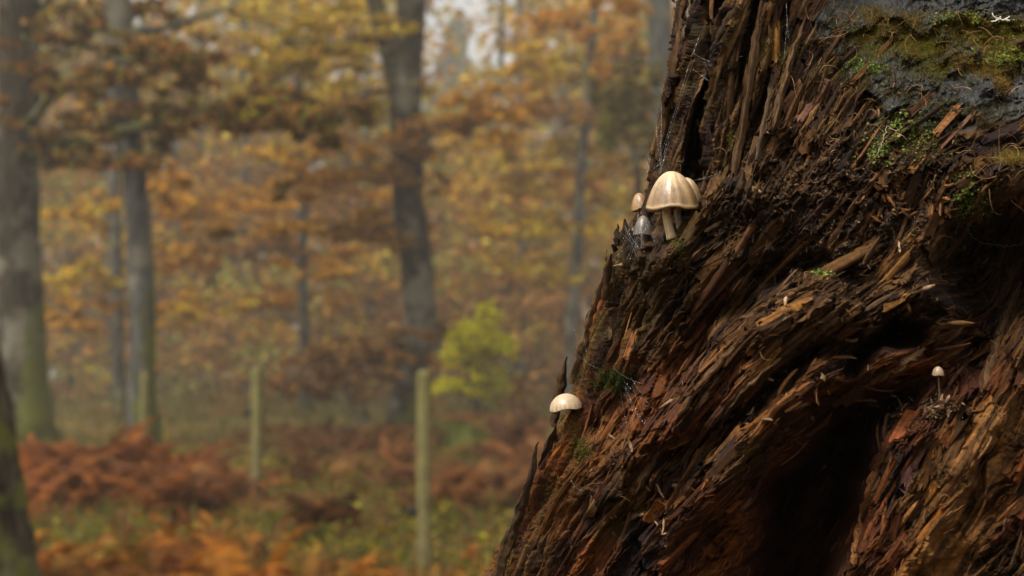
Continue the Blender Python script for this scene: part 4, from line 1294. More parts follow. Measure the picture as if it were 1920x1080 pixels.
def surf_path(pts, lift, n):
    """path over the stump through photo pixels, lifted off the wood"""
    pts = smooth_path(np.asarray(pts, float), n)
    lift = np.interp(np.linspace(0, 1, n), np.linspace(0, 1, len(lift)), lift)
    deps = []; nn = []
    for x, y in pts:
        h_ = ST.hit(x, y)
        deps.append(np.nan if h_ is None else float(np.dot(h_[0] - CAMP, FW))); nn.append(np.array([0, -1.0, 0]) if h_ is None else h_[1])
    deps = np.array(deps); ok = ~np.isnan(deps)
    if not ok.any(): deps[:] = .78
    else: deps = np.interp(np.arange(n), np.nonzero(ok)[0], deps[ok])
    for _ in range(6): deps[1:-1] = (deps[:-2] + deps[1:-1] + deps[2:]) / 3
    return at(pts[:, 0], pts[:, 1], deps - lift), np.mean(nn, axis=0)


def shard(pts, w, th, lift, col, n=14, cs=9, rag=.5, edge=None, label=None):
    if edge is None:
        P, nn = surf_path(pts, lift, n)
    else:
        q = smooth_path(np.asarray(pts, float), n); P = at(q[:, 0], q[:, 1], np.full(n, edge)); nn = np.array([-.45, -.9, 0])
    P = P + srng.normal(0, .0004, P.shape)
    nn = nn * .5 + np.array([-.1, -.6, .1])
    v, q4, f3, c = sliver(P, w * PXM, th * PXM, nn, col, rag, cs)
    o = mesh_obj('splinter', v, [q4, f3], M_SHARD, SR, c, False)
    if label: o['label'] = label
    return o


TAN = np.array([.17, .095, .04]); MIDB = np.array([.085, .045, .019]); DRK = np.array([.034, .0195, .0095]); GRY = np.array([.11, .08, .05]); RUS = np.array([.125, .05, .016])
# tall slats beside the mushrooms
shard([(1298, 325), (1304, 280), (1314, 225), (1324, 170), (1332, 120)], 24, 10, [.004, .006, .005], TAN * .8, 20, 11, .2, label='upright tan slat behind the mushrooms')
shard([(1272, 150), (1282, 90), (1292, 30), (1300, -20)], 9, 7, [.001, .002], GRY, 18, 7)
shard([(1232, 300), (1248, 215), (1268, 120), (1284, 20), (1292, -40)], 14, 9, [.001, .003], MIDB * .8, 22, 9)
shard([(1345, 300), (1358, 220), (1372, 130), (1386, 20), (1394, -40)], 20, 12, [.003, .005], MIDB, 22, 9)
shard([(1376, 330), (1390, 250), (1404, 170), (1420, 60), (1432, -30)], 16, 10, [.002, .004], MIDB * .8, 22, 9)
shard([(1420, 300), (1436, 220), (1456, 120), (1474, 20)], 14, 9, [.002, .004], DRK * 1.4, 20, 9)
shard([(1446, 250), (1466, 170), (1490, 90), (1516, 20)], 16, 9, [.002, .004], MIDB * .8, 20, 9)
# jagged teeth on the ledge and along the left edge
shard([(1152, 475), (1154, 455), (1157, 430), (1158, 418)], 13, 6, [0], DRK, 10, 7, edge=.772)
shard([(1180, 500), (1178, 465), (1174, 432), (1171, 412)], 30, 10, [0], DRK * 1.1, 12, 9, edge=.768)
shard([(1200, 520), (1204, 485), (1212, 452), (1222, 430)], 18, 8, [0], MIDB * .8, 12, 7, edge=.762)
shard([(1134, 560), (1138, 520), (1142, 490), (1146, 476)], 18, 9, [0], MIDB * .7, 12, 7, edge=.774)
shard([(1038, 800), (1046, 740), (1056, 690), (1062, 668)], 22, 9, [0], MIDB * .55, 16, 9, edge=.822, label='broken splinter standing behind the low pale mushroom')
shard([(1010, 900), (1020, 860), (1032, 825), (1042, 800)], 18, 10, [0], DRK * 1.1, 14, 9, edge=.80)
shard([(988, 930), (996, 890), (1004, 850), (1008, 828)], 13, 8, [0], DRK, 12, 7, edge=.782)
shard([(960, 1010), (975, 960), (990, 910), (1000, 880)], 20, 9, [0], DRK * 1.2, 14, 9, edge=.776)
shard([(930, 1090), (945, 1040), (962, 990), (972, 960)], 24, 9, [0], MIDB * .6, 14, 9, edge=.776)
shard([(1070, 720), (1082, 680), (1096, 635), (1104, 600)], 16, 8, [0], MIDB * .8, 14, 9, edge=.770)
shard([(1100, 620), (1112, 580), (1124, 545), (1130, 520)], 14, 8, [0], MIDB * .9, 14, 9, edge=.768)
# long ribs on the flank and the folds
ribs = [([(1090, 905), (1135, 810), (1180, 735), (1215, 690)], 22, 14, MIDB * 1.1), ([(1080, 1060), (1110, 960), (1140, 900), (1152, 872)], 18, 9, TAN * .7), ([(1120, 700), (1150, 620), (1180, 560), (1200, 520)], 14, 8, TAN * .6),
        ([(1030, 1075), (1060, 1000), (1085, 940), (1100, 900)], 16, 9, MIDB), ([(1150, 1000), (1190, 920), (1230, 860), (1250, 830)], 16, 8, MIDB), ([(1170, 640), (1200, 580), (1230, 530), (1255, 500)], 13, 7, MIDB),
        ([(1270, 780), (1330, 700), (1400, 630), (1450, 590)], 12, 6, MIDB), ([(1330, 800), (1400, 720), (1480, 650), (1540, 620)], 14, 7, MIDB * .9), ([(1400, 830), (1460, 760), (1520, 720), (1580, 690)], 14, 6, RUS),
        ([(1560, 760), (1620, 720), (1680, 690), (1735, 650)], 20, 8, MIDB), ([(1250, 960), (1300, 870), (1350, 800), (1370, 770)], 16, 8, RUS), ([(1390, 600), (1460, 560), (1530, 530), (1580, 525)], 12, 6, MIDB),
        ([(1840, 740), (1865, 660), (1890, 580), (1915, 520)], 20, 9, MIDB * .8), ([(1600, 1060), (1615, 980), (1640, 890), (1660, 850)], 16, 8, RUS)]
for pts, w_, th_, cl in ribs:
    shard(pts, w_, th_, [.0008, .002, .0015], cl, 26, 9, .6)

# smaller splinters all over, each lying along the grain
k = 0
while k < 110:
    px, py = srng.uniform(930, 1918), srng.uniform(-10, 1078)
    h_ = ST.hit(px, py)
    if h_ is None: continue
    p, n_, g, (r_, c_) = h_
    if (1000 < px < 1105 and 725 < py < 830) or ST.m_top[r_, c_] > .25 or ST.m_crumb[r_, c_] > .75 or (srng.random() < .7 and ST.m_smooth[r_, c_] > .4): continue
    L = srng.uniform(22, 75) * PXM; w_ = srng.uniform(4, 11) * PXM
    lift = srng.uniform(.5, 7) * PXM
    d_ = g + n_ * srng.uniform(-.05, .22) + srng.normal(0, .10, 3)
    t_ = np.linspace(0, 1, 7)[:, None]
    P = p + n_ * lift * .3 + d_ * L * t_ + n_ * (lift * np.sin(t_ * 2.4)) 
    cl = np.clip(ST.c[r_, c_] * srng.uniform(.8, 1.9), 0, .4) * .6 + WOODC[srng.integers(0, 6)] * .4
    v, q4, f3, c = sliver(P, w_, w_ * .4, n_, cl, .4, 5)
    mesh_obj('splinter', v, [q4, f3], M_SHARD, SR, c)
    k += 1

def plate(P, width, thick, nrm, col, r=srng, cs=9):
    """a broken-off block of wood: flat grooved face, straight sides, torn staggered ends"""
    n = len(P); t = P[-1] - P[0]; L = np.linalg.norm(t); t = t / L
    nr = nrm - np.dot(nrm, t) * t; nr /= np.linalg.norm(nr); sd = np.cross(t, nr)
    u = np.linspace(-1, 1, cs)
    groove = r.normal(0, .10, cs) * thick; tiltv = r.normal(0, .35) * thick * u
    s_ = np.linspace(0, 1, n)
    wd = width * .5 * (1 + .10 * np.sin(s_ * r.uniform(3, 8) + r.uniform(0, 6)))
    e0 = r.uniform(-.16, .05, cs) * L; e1 = r.uniform(-.22, .08, cs) * L
    V = P[:, None] + sd * (wd[:, None] * u)[..., None] + nr * (groove + tiltv + thick * .5 + r.normal(0, .05, (n, cs)) * thick)[..., None]
    V[0] -= t * e0[:, None]; V[-1] += t * e1[:, None]; V[1] -= t * e0[:, None] * .4; V[-2] += t * e1[:, None] * .4
    B = V[:, [-1, 0]] - nr * thick * 1.5
    A_ = np.concatenate([V, B], 1); m = cs + 2
    i = np.arange(n - 1)[:, None] * m; j = np.arange(m)[None, :]; k_ = (j + 1) % m
    q = np.stack([i + j, i + k_, i + m + k_, i + m + j], -1).reshape(-1, 4)
    capa = np.array([[0, a, a + 1] for a in range(1, m - 1)])
    cv = np.asarray(col) * (1 + .20 * r.standard_normal((1, m, 1))).clip(.5, 1.5) * (1 + .05 * r.standard_normal((n, 1, 1)))
    return A_.reshape(-1, 3), q, np.concatenate([capa, capa[:, ::-1] + (n - 1) * m]), np.broadcast_to(cv, (n, m, 3)).reshape(-1, 3)


# continuous ridges of sounder wood that follow the grain for a long way
k = 0; tries = 0
while k < 75 and tries < 3000:
    tries += 1
    px, py = srng.uniform(940, 1900), srng.uniform(60, 1085)
    h_ = ST.hit(px, py)
    if h_ is None: continue
    r_, c_ = h_[3]
    if ST.m_top[r_, c_] > .15 or ST.m_crumb[r_, c_] > .5 or ST.m_smooth[r_, c_] > .9 or (1000 < px < 1105 and 725 < py < 830): continue
    rr_, cc_ = float(r_), float(c_); pts = []
    for i_ in range(int(srng.uniform(22, 60))):
        ri, ci = int(rr_), int(cc_)
        if not (2 < ri < ST.NR - 3 and 2 < ci < ST.NC - 3) or ST.m_top[ri, ci] > .3: break
        pts.append(ST.P[ri, ci]); sm_ = ST.dang[max(0, ri - 14):ri + 15:4, max(0, ci - 14):ci + 15:4].mean()
        rr_ -= 3.6 * math.cos(sm_); cc_ += 3.6 * math.sin(sm_)
    if len(pts) < 14: continue
    P = np.array(pts); raw = P.copy()
    for _ in range(10): P[1:-1] = (P[:-2] + P[1:-1] + P[2:]) / 3
    if np.abs(raw - P).max() > 22 * PXM: continue
    n_ = h_[1]
    w_ = srng.uniform(5, 13) * PXM
    tone = ST.c[r_, c_]; tone = tone / (tone.mean() + 1e-6) * srng.choice([.016, .026, .04, .06, .085]) * .75
    v, q4, f3, c = sliver(P + n_ * srng.uniform(0, 3) * PXM, w_, w_ * srng.uniform(.35, .6), n_, tone, .5, 8, tip=srng.random() < .5)
    mesh_obj('grain_ridge', v, [q4, f3], M_SHARD, SR, c)
    k += 1

# blocks and plates that the rot has split off, lying along the grain
k = 0; tries = 0
while k < 125 and tries < 4000:
    tries += 1
    px, py = srng.uniform(940, 1915), srng.uniform(-15, 1085)
    h_ = ST.hit(px, py)
    if h_ is None: continue
    p, n_, g, (r_, c_) = h_
    if 990 < px < 1110 and 700 < py < 860: continue
    if ST.m_top[r_, c_] > .2 or ST.m_smooth[r_, c_] > .4 or ST.m_crumb[r_, c_] > .8 or (ST.hM[r_, c_] < -90 and not (px > 1440 and py < 330)): continue
    wall = px < 1440 and py < 330
    if wall and ST.hM[r_, c_] < -15: continue
    L = srng.uniform(70, 220) if wall else srng.uniform(30, 120) * (1.2 if py > 500 else 1)
    w_ = srng.uniform(9, 20) if wall else srng.uniform(9, 24)
    a_ = math.radians(ST.ang[r_, c_] + srng.normal(0, 4 if wall else 8))
    q_ = [ST.hit(px + math.sin(a_) * L * t_, py - math.cos(a_) * L * t_) for t_ in np.linspace(0, 1, 8)]
    if any(z_ is None for z_ in q_): continue
    q_ = np.array([z_[0] for z_ in q_])
    d_ = q_[-1] - q_[0]; ln = np.linalg.norm(d_)
    if ln > 1.5 * L * PXM: continue
    base_ = q_[0] + d_ * np.linspace(0, 1, 8)[:, None]
    lifts = ((q_ - base_) @ n_)
    if lifts.max() - lifts.min() > 26 * PXM: continue
    nn = n_ + np.cross(d_ / ln, n_) * srng.normal(0, .25)
    P = base_ + n_ * (np.percentile(lifts, 60) + srng.uniform(-1, 3) * PXM)
    tone = ST.c[r_, c_]; tone = tone / (tone.mean() + 1e-6) * srng.choice([.018, .03, .045, .07, .10]) * .75 * np.array([1.06, 1, .84])
    v, q4, f3, c = plate(P, w_ * PXM, srng.uniform(5, 10) * PXM, nn / np.linalg.norm(nn), tone)
    mesh_obj('wood_plate', v, [q4, f3], M_SHARD, SR, c)
    k += 1

# the mass of lesser splinters between them
A = Acc(); k = 0
while k < 700:
    k += 1
    px, py = srng.uniform(915, 1925), srng.uniform(-25, 1090)
    h_ = ST.hit(px, py)
    if h_ is None: continue
    p, n_, g, (r_, c_) = h_
    if ST.m_top[r_, c_] > .2 or (1000 < px < 1105 and 725 < py < 830): continue
    if srng.random() < max(ST.m_crumb[r_, c_] * .8, ST.m_smooth[r_, c_] * .93, ST.m_cav[r_, c_] * .55): continue
    wall = px < 1440 and py < 330
    if (wall and ST.hM[r_, c_] < -22) or (py > 380 and ST.hM[r_, c_] < -70 and srng.random() < .6): continue
    L = (srng.uniform(60, 190) if wall else srng.uniform(18, 95)) * PXM; w_ = (srng.uniform(4, 12) if wall else srng.uniform(2.2, 7.5)) * PXM
    q_ = []
    m_ = 9
    a_ = math.radians(ST.ang[r_, c_] + srng.normal(0, 4 if wall else 7))
    for t_ in np.linspace(0, 1, m_):
        h2 = ST.hit(px + math.sin(a_) * L / PXM * t_, py - math.cos(a_) * L / PXM * t_)
        q_.append(None if h2 is None else h2[0])
    q_ = [z_ for z_ in q_ if z_ is not None]
    if len(q_) < 5: continue
    q_ = np.array(q_)
    # a straight stick lying on the high points under it
    d_ = q_[-1] - q_[0]; ln = np.linalg.norm(d_)
    if ln > 2.0 * L or ln < .5 * L: continue
    t_ = np.linspace(0, 1, m_)[:, None]
    base_ = q_[0] + d_ * t_
    lifts = np.array([np.dot(z_ - (q_[0] + d_ * i_ / (len(q_) - 1)), n_) for i_, z_ in enumerate(q_)])
    up_ = np.clip(np.percentile(lifts, 55), -3 * PXM, 6 * PXM)
    P = base_ + n_ * (up_ + srng.uniform(0, 1.5) * PXM) + n_ * (srng.normal(0, 2.5) * PXM * t_ ** 2)
    if srng.random() < .4: P = P[::-1]
    cl = np.clip(ST.c[r_, c_] * srng.uniform(.55, 1.7), 0, .25) * .88 + WOODC[srng.integers(0, 6)] * .12 * srng.uniform(.3, 1.1)
    v, q4, f3, c = sliver(P, w_ * 1.25, w_ * srng.uniform(.22, .5), n_, cl, .6, 6, tip=srng.random() < .4)
    b0 = A.n; A.add(v, q4, c); A.f3.append(f3 + b0)
A.build('lesser_splinters', M_SHARD, SR)['kind'] = 'stuff'

# hair-fine fibres too small to pick apart
A = Acc(); k = 0
while k < 6000:
    px, py = srng.uniform(915, 1920), srng.uniform(-20, 1090)
    h_ = ST.hit(px, py)
    if h_ is None: k += 0; continue
    p, n_, g, (r_, c_) = h_
    k += 1
    if ST.m_top[r_, c_] > .3 and srng.random() < .9: continue
    if ST.m_smooth[r_, c_] > .4 and srng.random() < .8: continue
    cr = ST.m_crumb[r_, c_]
    L = srng.uniform(6, 34) * PXM * (1 - .45 * cr); w_ = srng.uniform(.7, 2.6) * PXM
    d_ = g + n_ * srng.uniform(-.05, .3) + srng.normal(0, .14 + .5 * cr, 3)
    d_ /= np.linalg.norm(d_)
    sd = np.cross(d_, n_); sd /= np.linalg.norm(sd) + 1e-9
    b0 = p - n_ * .5 * PXM; m_ = p + d_ * L * .55 + n_ * srng.uniform(.3, 2.2) * PXM; e_ = p + d_ * L + n_ * srng.uniform(-1, 3) * PXM + sd * srng.normal(0, .12) * L
    up_ = n_ * w_ * .6
    V = np.array([b0 - sd * w_ * .5, b0 + sd * w_ * .5, b0 + up_, m_ - sd * w_ * .5, m_ + sd * w_ * .5, m_ + up_, e_])
    F = np.array([(0, 2, 5), (0, 5, 3), (2, 1, 4), (2, 4, 5), (3, 5, 6), (5, 4, 6), (4, 3, 6)])
    cl = np.clip(ST.c[r_, c_] * srng.uniform(.7, 2.2), 0, .42) * .75 + WOODC[srng.integers(0, 6)] * .25
    A.add(V, F, cl * np.ones(3))
fo = A.build('wood_fibres', M_SHARD, SR); fo['kind'] = 'stuff'

# ---- loose chips lying on the stump
def chip_mesh(L, w_, t_, r=srng):
    n = 6; s_ = np.linspace(-.5, .5, n)
    wd = w_ * (1 - abs(s_ * 2) ** 3 * .7) * (1 + .2 * r.standard_normal(n))
    bend = r.normal(0, .12) * L * (s_ ** 2 * 4)
    V = []
    for i in range(n):
        for (a, b) in ((-.5, 0), (0, .6), (.5, 0), (0, -.4)):
            V.append((s_[i] * L, a * wd[i], b * t_ + bend[i]))
    V = np.array(V) + r.normal(0, t_ * .12, (n * 4, 3))
    i = np.arange(n - 1)[:, None] * 4; j = np.arange(4)[None, :]; k_ = (j + 1) % 4
    q = np.stack([i + j, i + k_, i + 4 + k_, i + 4 + j], -1).reshape(-1, 4)
    return V, [q, np.array([(0, 1, 2), (0, 2, 3), (4 * n - 4, 4 * n - 2, 4 * n - 3), (4 * n - 4, 4 * n - 1, 4 * n - 2)])]


def orient(V, p, n_, dirv):
    x_ = dirv - n_ * np.dot(dirv, n_); x_ /= np.linalg.norm(x_) + 1e-9
    return p + V[:, :1] * x_ + V[:, 1:2] * np.cross(n_, x_) + V[:, 2:] * n_


def chip(px, py, L, w_, ang, col, label, group=None, lift=2.0):
    h_ = ST.hit(px, py)
    if h_ is None: return
    p, n_, g, _ = h_
    V, F = chip_mesh(L * PXM, w_ * PXM, w_ * .5 * PXM)
    t_ = math.radians(ang)
    dv = RT * math.sin(t_) + UP * math.cos(t_)
    nn = n_ * .6 + np.array([0, -.5, .1]); nn /= np.linalg.norm(nn)
    v = orient(V, p + nn * lift * PXM, nn, dv)
    cl = np.asarray(col) * (1 + .15 * srng.standard_normal((len(v), 1)))
    o = mesh_obj('wood_chip', v, F, M_SHARD, None, cl)
    tag(o, label, 'wood chip', group)


PALE = np.array([.34, .21, .11])
singles = [(1473, 565, 20, 9, 2, PALE * 1.25, 'small pale upright chip stuck on the big curled fold'),
           (1615, 748, 58, 10, 88, PALE * .9, 'flat pale splinter lying level below the dark hole'),
           (1527, 735, 44, 7, -18, RUS * 1.2, 'thin reddish stick hanging upright on the second fold'),
           (1460, 715, 28, 9, -30, PALE * .8, 'short slanting chip left of the thin reddish stick'),
           (1268, 912, 74, 12, 100, PALE * .75, 'long curled splinter resting level on the lower flank'),
           (1180, 494, 62, 7, 84, PALE * .75, 'long level splinter on the ledge below the web'),
           (1272, 632, 20, 7, -12, PALE * .7, 'tiny upright chip left of the curled fold'),
           (1648, 450, 42, 12, 10, PALE * .85, 'pale upright chip high above the curled fold'),
           (1687, 462, 22, 5, -8, PALE * 1.2, 'whitish needle-thin upright chip right of the high pale chip'),
           (1198, 962, 44, 14, 58, PALE * .6, 'leaf-shaped brown chip low on the flank'),
           (1412, 358, 30, 14, 105, PALE * .7, 'tan chip on the crumbly lump right of the mushrooms'),
           (1647, 213, 18, 9, 0, PALE * .6, 'small reddish chip below the slate-grey top'),
           (1515, 300, 50, 9, 16, RUS * 1.1, 'upright red-brown strip in the middle of the crumbly slope'),
           (1540, 265, 30, 9, 14, RUS, 'short red-brown strip above the longer red-brown strip'),
           (1720, 545, 60, 10, 72, PALE * .6, 'slanting splinter on the small fold by the dark recess'),
           (1700, 570, 40, 8, -30, PALE * .7, 'leaning pale stick under the small fold'),
           (1490, 760, 40, 8, 60, RUS * 1.5, 'orange-brown splinter on the lower edge of second fold'),
           (1255, 755, 46, 8, 70, PALE * .5, 'dull slanting splinter left of the second fold')]
for a in singles: chip(*a)
# heaps of shavings, alike
for cx, cy, sx, sy, n_, lab, grp in ((1690, 372, 38, 26, 36, 'curled red-brown shaving heaped on the crumbly slope', 'shavings heaped on the crumbly slope'),
                                (1722, 768, 40, 10, 34, 'pale shaving heaped on the ledge under the tiny mushroom', 'shavings on the ledge under the tiny mushroom'),
                                (1190, 930, 40, 60, 16, 'stray brown shaving caught on the lower left flank', 'shavings on the lower left flank'),
                                (1480, 720, 90, 50, 22, 'stray chip scattered over the two folds', 'chips scattered over the folds')):
    for i in range(n_):
        tone = PALE * srng.uniform(.45, .95) if cy > 400 else RUS * srng.uniform(.9, 1.9)
        chip(cx + srng.normal(0, sx), cy + srng.normal(0, sy), srng.uniform(12, 30), srng.uniform(4, 8), srng.uniform(0, 180), tone, lab, grp, srng.uniform(1, 5))
# fine crumbs
A = Acc()
for i in range(2600):
    if i % 3: px, py = srng.normal(1600, 150), srng.normal(360, 110)
    elif i % 2: px, py = srng.normal(1725, 55), srng.normal(772, 14)
    else: px, py = srng.uniform(960, 1915), srng.uniform(300, 1075)
    h_ = ST.hit(px, py)
    if h_ is None: continue
    p, n_, g, _ = h_
    V, F = chip_mesh(srng.uniform(3, 12) * PXM, srng.uniform(2, 4.5) * PXM, srng.uniform(1, 2.5) * PXM)
    n2_ = n_ + srng.normal(0, .35, 3); n2_ /= np.linalg.norm(n2_)
    v = orient(V, p + n_ * srng.uniform(.2, 2) * PXM, n2_, srng.standard_normal(3))
    b0 = A.n; A.add(v, F[0], WOODC[srng.integers(0, 6)] * srng.uniform(.4, 1.2)); A.f3.append(F[1] + b0)
A.build('wood_crumbs', M_SHARD, SR)['kind'] = 'stuff'

# ================================================================== moss, liverwort, tendrils
M_MOSS = vcol_mat('moss', .7, 500, .7, 1.35, 0, .12, .25)
M_TEND = vcol_mat('moss_stalk', .6, 300, .8, 1.2, 0, .3)
MG = np.array([[.10, .13, .016], [.15, .16, .02], [.07, .10, .014], [.19, .17, .03]])
MO = np.array([[.24, .125, .022], [.20, .10, .02], [.27, .16, .03], [.16, .12, .02]])
MD = np.array([[.035, .055, .012], [.05, .07, .014], [.03, .04, .01], [.07, .09, .016]])
MYG = np.array([[.16, .15, .02], [.20, .18, .03], [.11, .11, .018]])
LV = np.array([[.085, .135, .018], [.13, .185, .024], [.06, .095, .015], [.16, .19, .035]])


def moss(label, spots, n, pal, length=7, leaf=False, cat='moss', name='moss_patch'):
    n = int(n * 1.6)
    sp = np.array(spots, float)[srng.integers(0, len(spots), n)]
    k = 1.35 if leaf else 1.0
    p, n_, ok = ST.hits(sp[:, 0] + k * sp[:, 2] * srng.standard_normal(n), sp[:, 1] + k * sp[:, 3] * srng.standard_normal(n))
    p, n_ = p[ok], n_[ok]; n = len(p)
    nm = lambda a_: a_ / (np.linalg.norm(a_, axis=-1, keepdims=True) + 1e-9)
    cl = pal[srng.integers(0, len(pal), n)] * srng.uniform(.6, 1.4, (n, 1))
    d_ = nm(n_ + np.array([0, 0, .5]) + srng.normal(0, .55, (n, 3)))
    sd = nm(np.cross(d_, srng.standard_normal((n, 3)))); o3 = np.cross(d_, sd)
    L = length * srng.uniform(.35, 1.15, (n, 1)) * PXM
    if leaf:                                       # little round lobed leaves on short stalks
        c_ = p + d_ * L; w_ = srng.uniform(1.0, 1.0 + 2.4, (n, 1)) ** 1.0 * srng.uniform(.6, 1, (n, 1)) * PXM
        fn = nm(n_ + np.array([0, -.3, .5]) + srng.normal(0, .5, (n, 3)))
        a_ = nm(np.cross(fn, srng.standard_normal((n, 3)))); b_ = np.cross(fn, a_)
        th_ = np.linspace(0, 2 * math.pi, 9)[:-1][None, :, None]
        rr = w_[:, None] * (1 + .25 * np.sin(th_ * 4 + srng.uniform(0, 6, (n, 1, 1))))
        ring = c_[:, None] + np.cos(th_) * rr * a_[:, None] + np.sin(th_) * rr * b_[:, None]
        V = np.concatenate([(c_ - fn * w_ * .25)[:, None], ring, (p - sd * .5 * PXM)[:, None], (p + sd * .5 * PXM)[:, None]], 1)
        F = np.array([(0, j + 1, (j + 1) % 8 + 1) for j in range(8)] + [(9, 10, 0)])
    else:                                          # a leafy moss shoot: stem with a few scale leaves
        w_ = srng.uniform(.8, 1.6, (n, 1)) * PXM
        bend = srng.normal(0, .3, (n, 3)) * L
        V = [p - sd * w_ * .5, p + sd * w_ * .5, p + d_ * L + bend * .5]; F = [(0, 1, 2)]
        for j in range(4):
            t_ = .25 + .2 * j
            b_ = p + d_ * L * t_ + bend * .5 * t_ ** 2
            ld = (sd * math.cos(j * 2.4) + o3 * math.sin(j * 2.4)) * .8 + d_ * .6
            k_ = len(V); V += [b_ - d_ * w_ * .6, b_ + d_ * w_ * .6, b_ + ld * L * .38]; F.append((k_, k_ + 1, k_ + 2))
        V = np.stack(V, 1); F = np.array(F)
    m_ = V.shape[1]
    F = (F[None] + (np.arange(n) * m_)[:, None, None]).reshape(-1, 3)
    return tag(mesh_obj(name, V.reshape(-1, 3), F, M_MOSS, None, np.repeat(cl, m_, axis=0)), label, cat)


moss('thick orange and green moss cushion on the top right shoulder', [(1810, 45, 26, 10), (1860, 75, 34, 16), (1890, 95, 26, 16), (1900, 60, 20, 12), (1830, 60, 30, 12)], 4200, np.concatenate([MO, MO, MG]), 8)
moss('bright green leafy moss among the orange cushion, far top right', [(1870, 65, 22, 9), (1905, 85, 14, 12), (1890, 110, 20, 6), (1800, 38, 16, 5)], 900, np.concatenate([LV, MYG]), 6, True)
moss('yellow-green moss tuft left of the orange cushion', [(1725, 100, 26, 9), (1745, 88, 14, 8), (1700, 80, 14, 10)], 1500, np.concatenate([MYG, MG, MO]), 7)
moss('small orange-green moss along the edge of the slate-grey top', [(1650, 55, 18, 10), (1690, 40, 22, 8), (1640, 30, 16, 9), (1620, 70, 14, 8)], 1300, np.concatenate([MO, MYG]), 7)
moss('orange moss strand trailing across the grey wood at right', [(1860, 135, 18, 7), (1880, 160, 10, 9), (1800, 115, 18, 7), (1830, 125, 20, 7)], 900, MO, 7)
moss('tiny green leaflets below the yellow-green tuft', [(1620, 125, 16, 4), (1600, 120, 10, 5), (1640, 130, 10, 4)], 160, LV, 4, True, 'liverwort', 'liverwort_patch')
moss('green liverwort leaflets in the middle of the crumbly slope', [(1670, 268, 20, 12), (1650, 285, 14, 10), (1680, 240, 20, 8), (1735, 262, 16, 14), (1700, 225, 22, 8)], 420, LV, 5, True, 'liverwort', 'liverwort_patch')
moss('bright liverwort leaves beside the knob at right edge', [(1820, 372, 13, 16), (1835, 385, 10, 10), (1805, 360, 10, 10), (1812, 400, 10, 10)], 240, LV, 6, True, 'liverwort', 'liverwort_patch')
moss('sparse green leaflets below the right knob', [(1800, 448, 10, 9), (1790, 460, 8, 8)], 80, LV, 5, True, 'liverwort', 'liverwort_patch')
moss('small pale green leaf tuft on top of the curled fold', [(1542, 512, 9, 3)], 60, LV * 1.2, 4, True, 'liverwort', 'liverwort_patch')
moss('dark green moss cushion on the flank above the low mushroom', [(1150, 705, 16, 9), (1140, 722, 16, 10), (1165, 715, 10, 8)], 2000, MD, 8)
moss('green moss flecks beside the low pale mushroom', [(1085, 815, 12, 22), (1070, 790, 8, 10), (1095, 845, 10, 10), (1080, 840, 10, 16)], 900, np.concatenate([MD, MG]), 6)
moss('yellow-green moss fringe along the bottom left edge', [(955, 1010, 8, 26), (975, 970, 8, 24), (935, 1065, 8, 18), (950, 1050, 12, 20), (985, 945, 6, 18)], 1700, np.concatenate([MYG, MD]), 6)
moss('green moss smear on the upright slats above the mushrooms', [(1372, 262, 5, 10), (1420, 90, 16, 22), (1495, 95, 20, 12), (1440, 60, 20, 14), (1470, 110, 14, 16)], 1000, np.concatenate([MYG, MD, MO]), 6)
moss('little moss tuft at the foot of the mushrooms', [(1268, 448, 9, 4), (1275, 470, 6, 10), (1258, 452, 8, 3)], 420, np.concatenate([MYG, MD]), 5)
moss('thin moss creeping down the right side of the knob', [(1895, 290, 14, 6), (1905, 300, 10, 8), (1880, 300, 14, 5)], 500, np.concatenate([MO, MYG]), 6)


moss('yellow-green moss mat spreading over the slate-grey shoulder', [(1780, 75, 40, 20), (1700, 60, 36, 20), (1865, 130, 40, 14), (1750, 130, 30, 12), (1640, 95, 24, 16)], 3400, np.concatenate([MYG, MO, MG]), 6)
moss('patchy olive moss clinging along the middle of the left edge', [(1118, 600, 8, 24), (1095, 660, 8, 24), (1075, 860, 14, 26), (1040, 900, 14, 30), (1010, 950, 14, 26), (1180, 480, 12, 8), (1150, 520, 8, 16)], 2600, np.concatenate([MYG * .8, MD]), 5)
moss('thin low film of brown-green moss over the crumbly slope', [(1670, 262, 50, 36), (1740, 250, 30, 40), (1815, 380, 26, 34), (1600, 150, 50, 30), (1560, 120, 40, 40), (1640, 60, 50, 26)], 3000, np.concatenate([MD, MYG * .6, MO * .5]), 5)
moss('ragged orange-brown moss fringe where grey top meets brown wood', [(1600, 95, 20, 30), (1640, 140, 26, 16), (1700, 175, 36, 14), (1780, 205, 40, 12), (1860, 215, 40, 12), (1580, 50, 20, 26)], 2200, np.concatenate([MO * .7, MYG * .7, MD]), 6)


def tendril(acc, px, py, L, r_=.45, curl=1.0):
    h_ = ST.hit(px, py)
    if h_ is None: return
    p, n_, g, _ = h_
    n = 14; P = [p]; d_ = n_ * .5 + np.array([0, 0, .6]) + srng.normal(0, .5, 3); d_ /= np.linalg.norm(d_)
    ax = srng.standard_normal(3); ax /= np.linalg.norm(ax)
    for i in range(n):
        d_ = d_ + np.cross(ax, d_) * .16 * curl + srng.normal(0, .08, 3) + np.array([0, 0, -.05]); d_ /= np.linalg.norm(d_)
        P.append(P[-1] + d_ * L * PXM / n)
    add_tube(acc, np.array(P), np.linspace(r_, r_ * .5, n + 1) * PXM, 4, np.array([.30, .16, .06]) * srng.uniform(.5, 1.2))


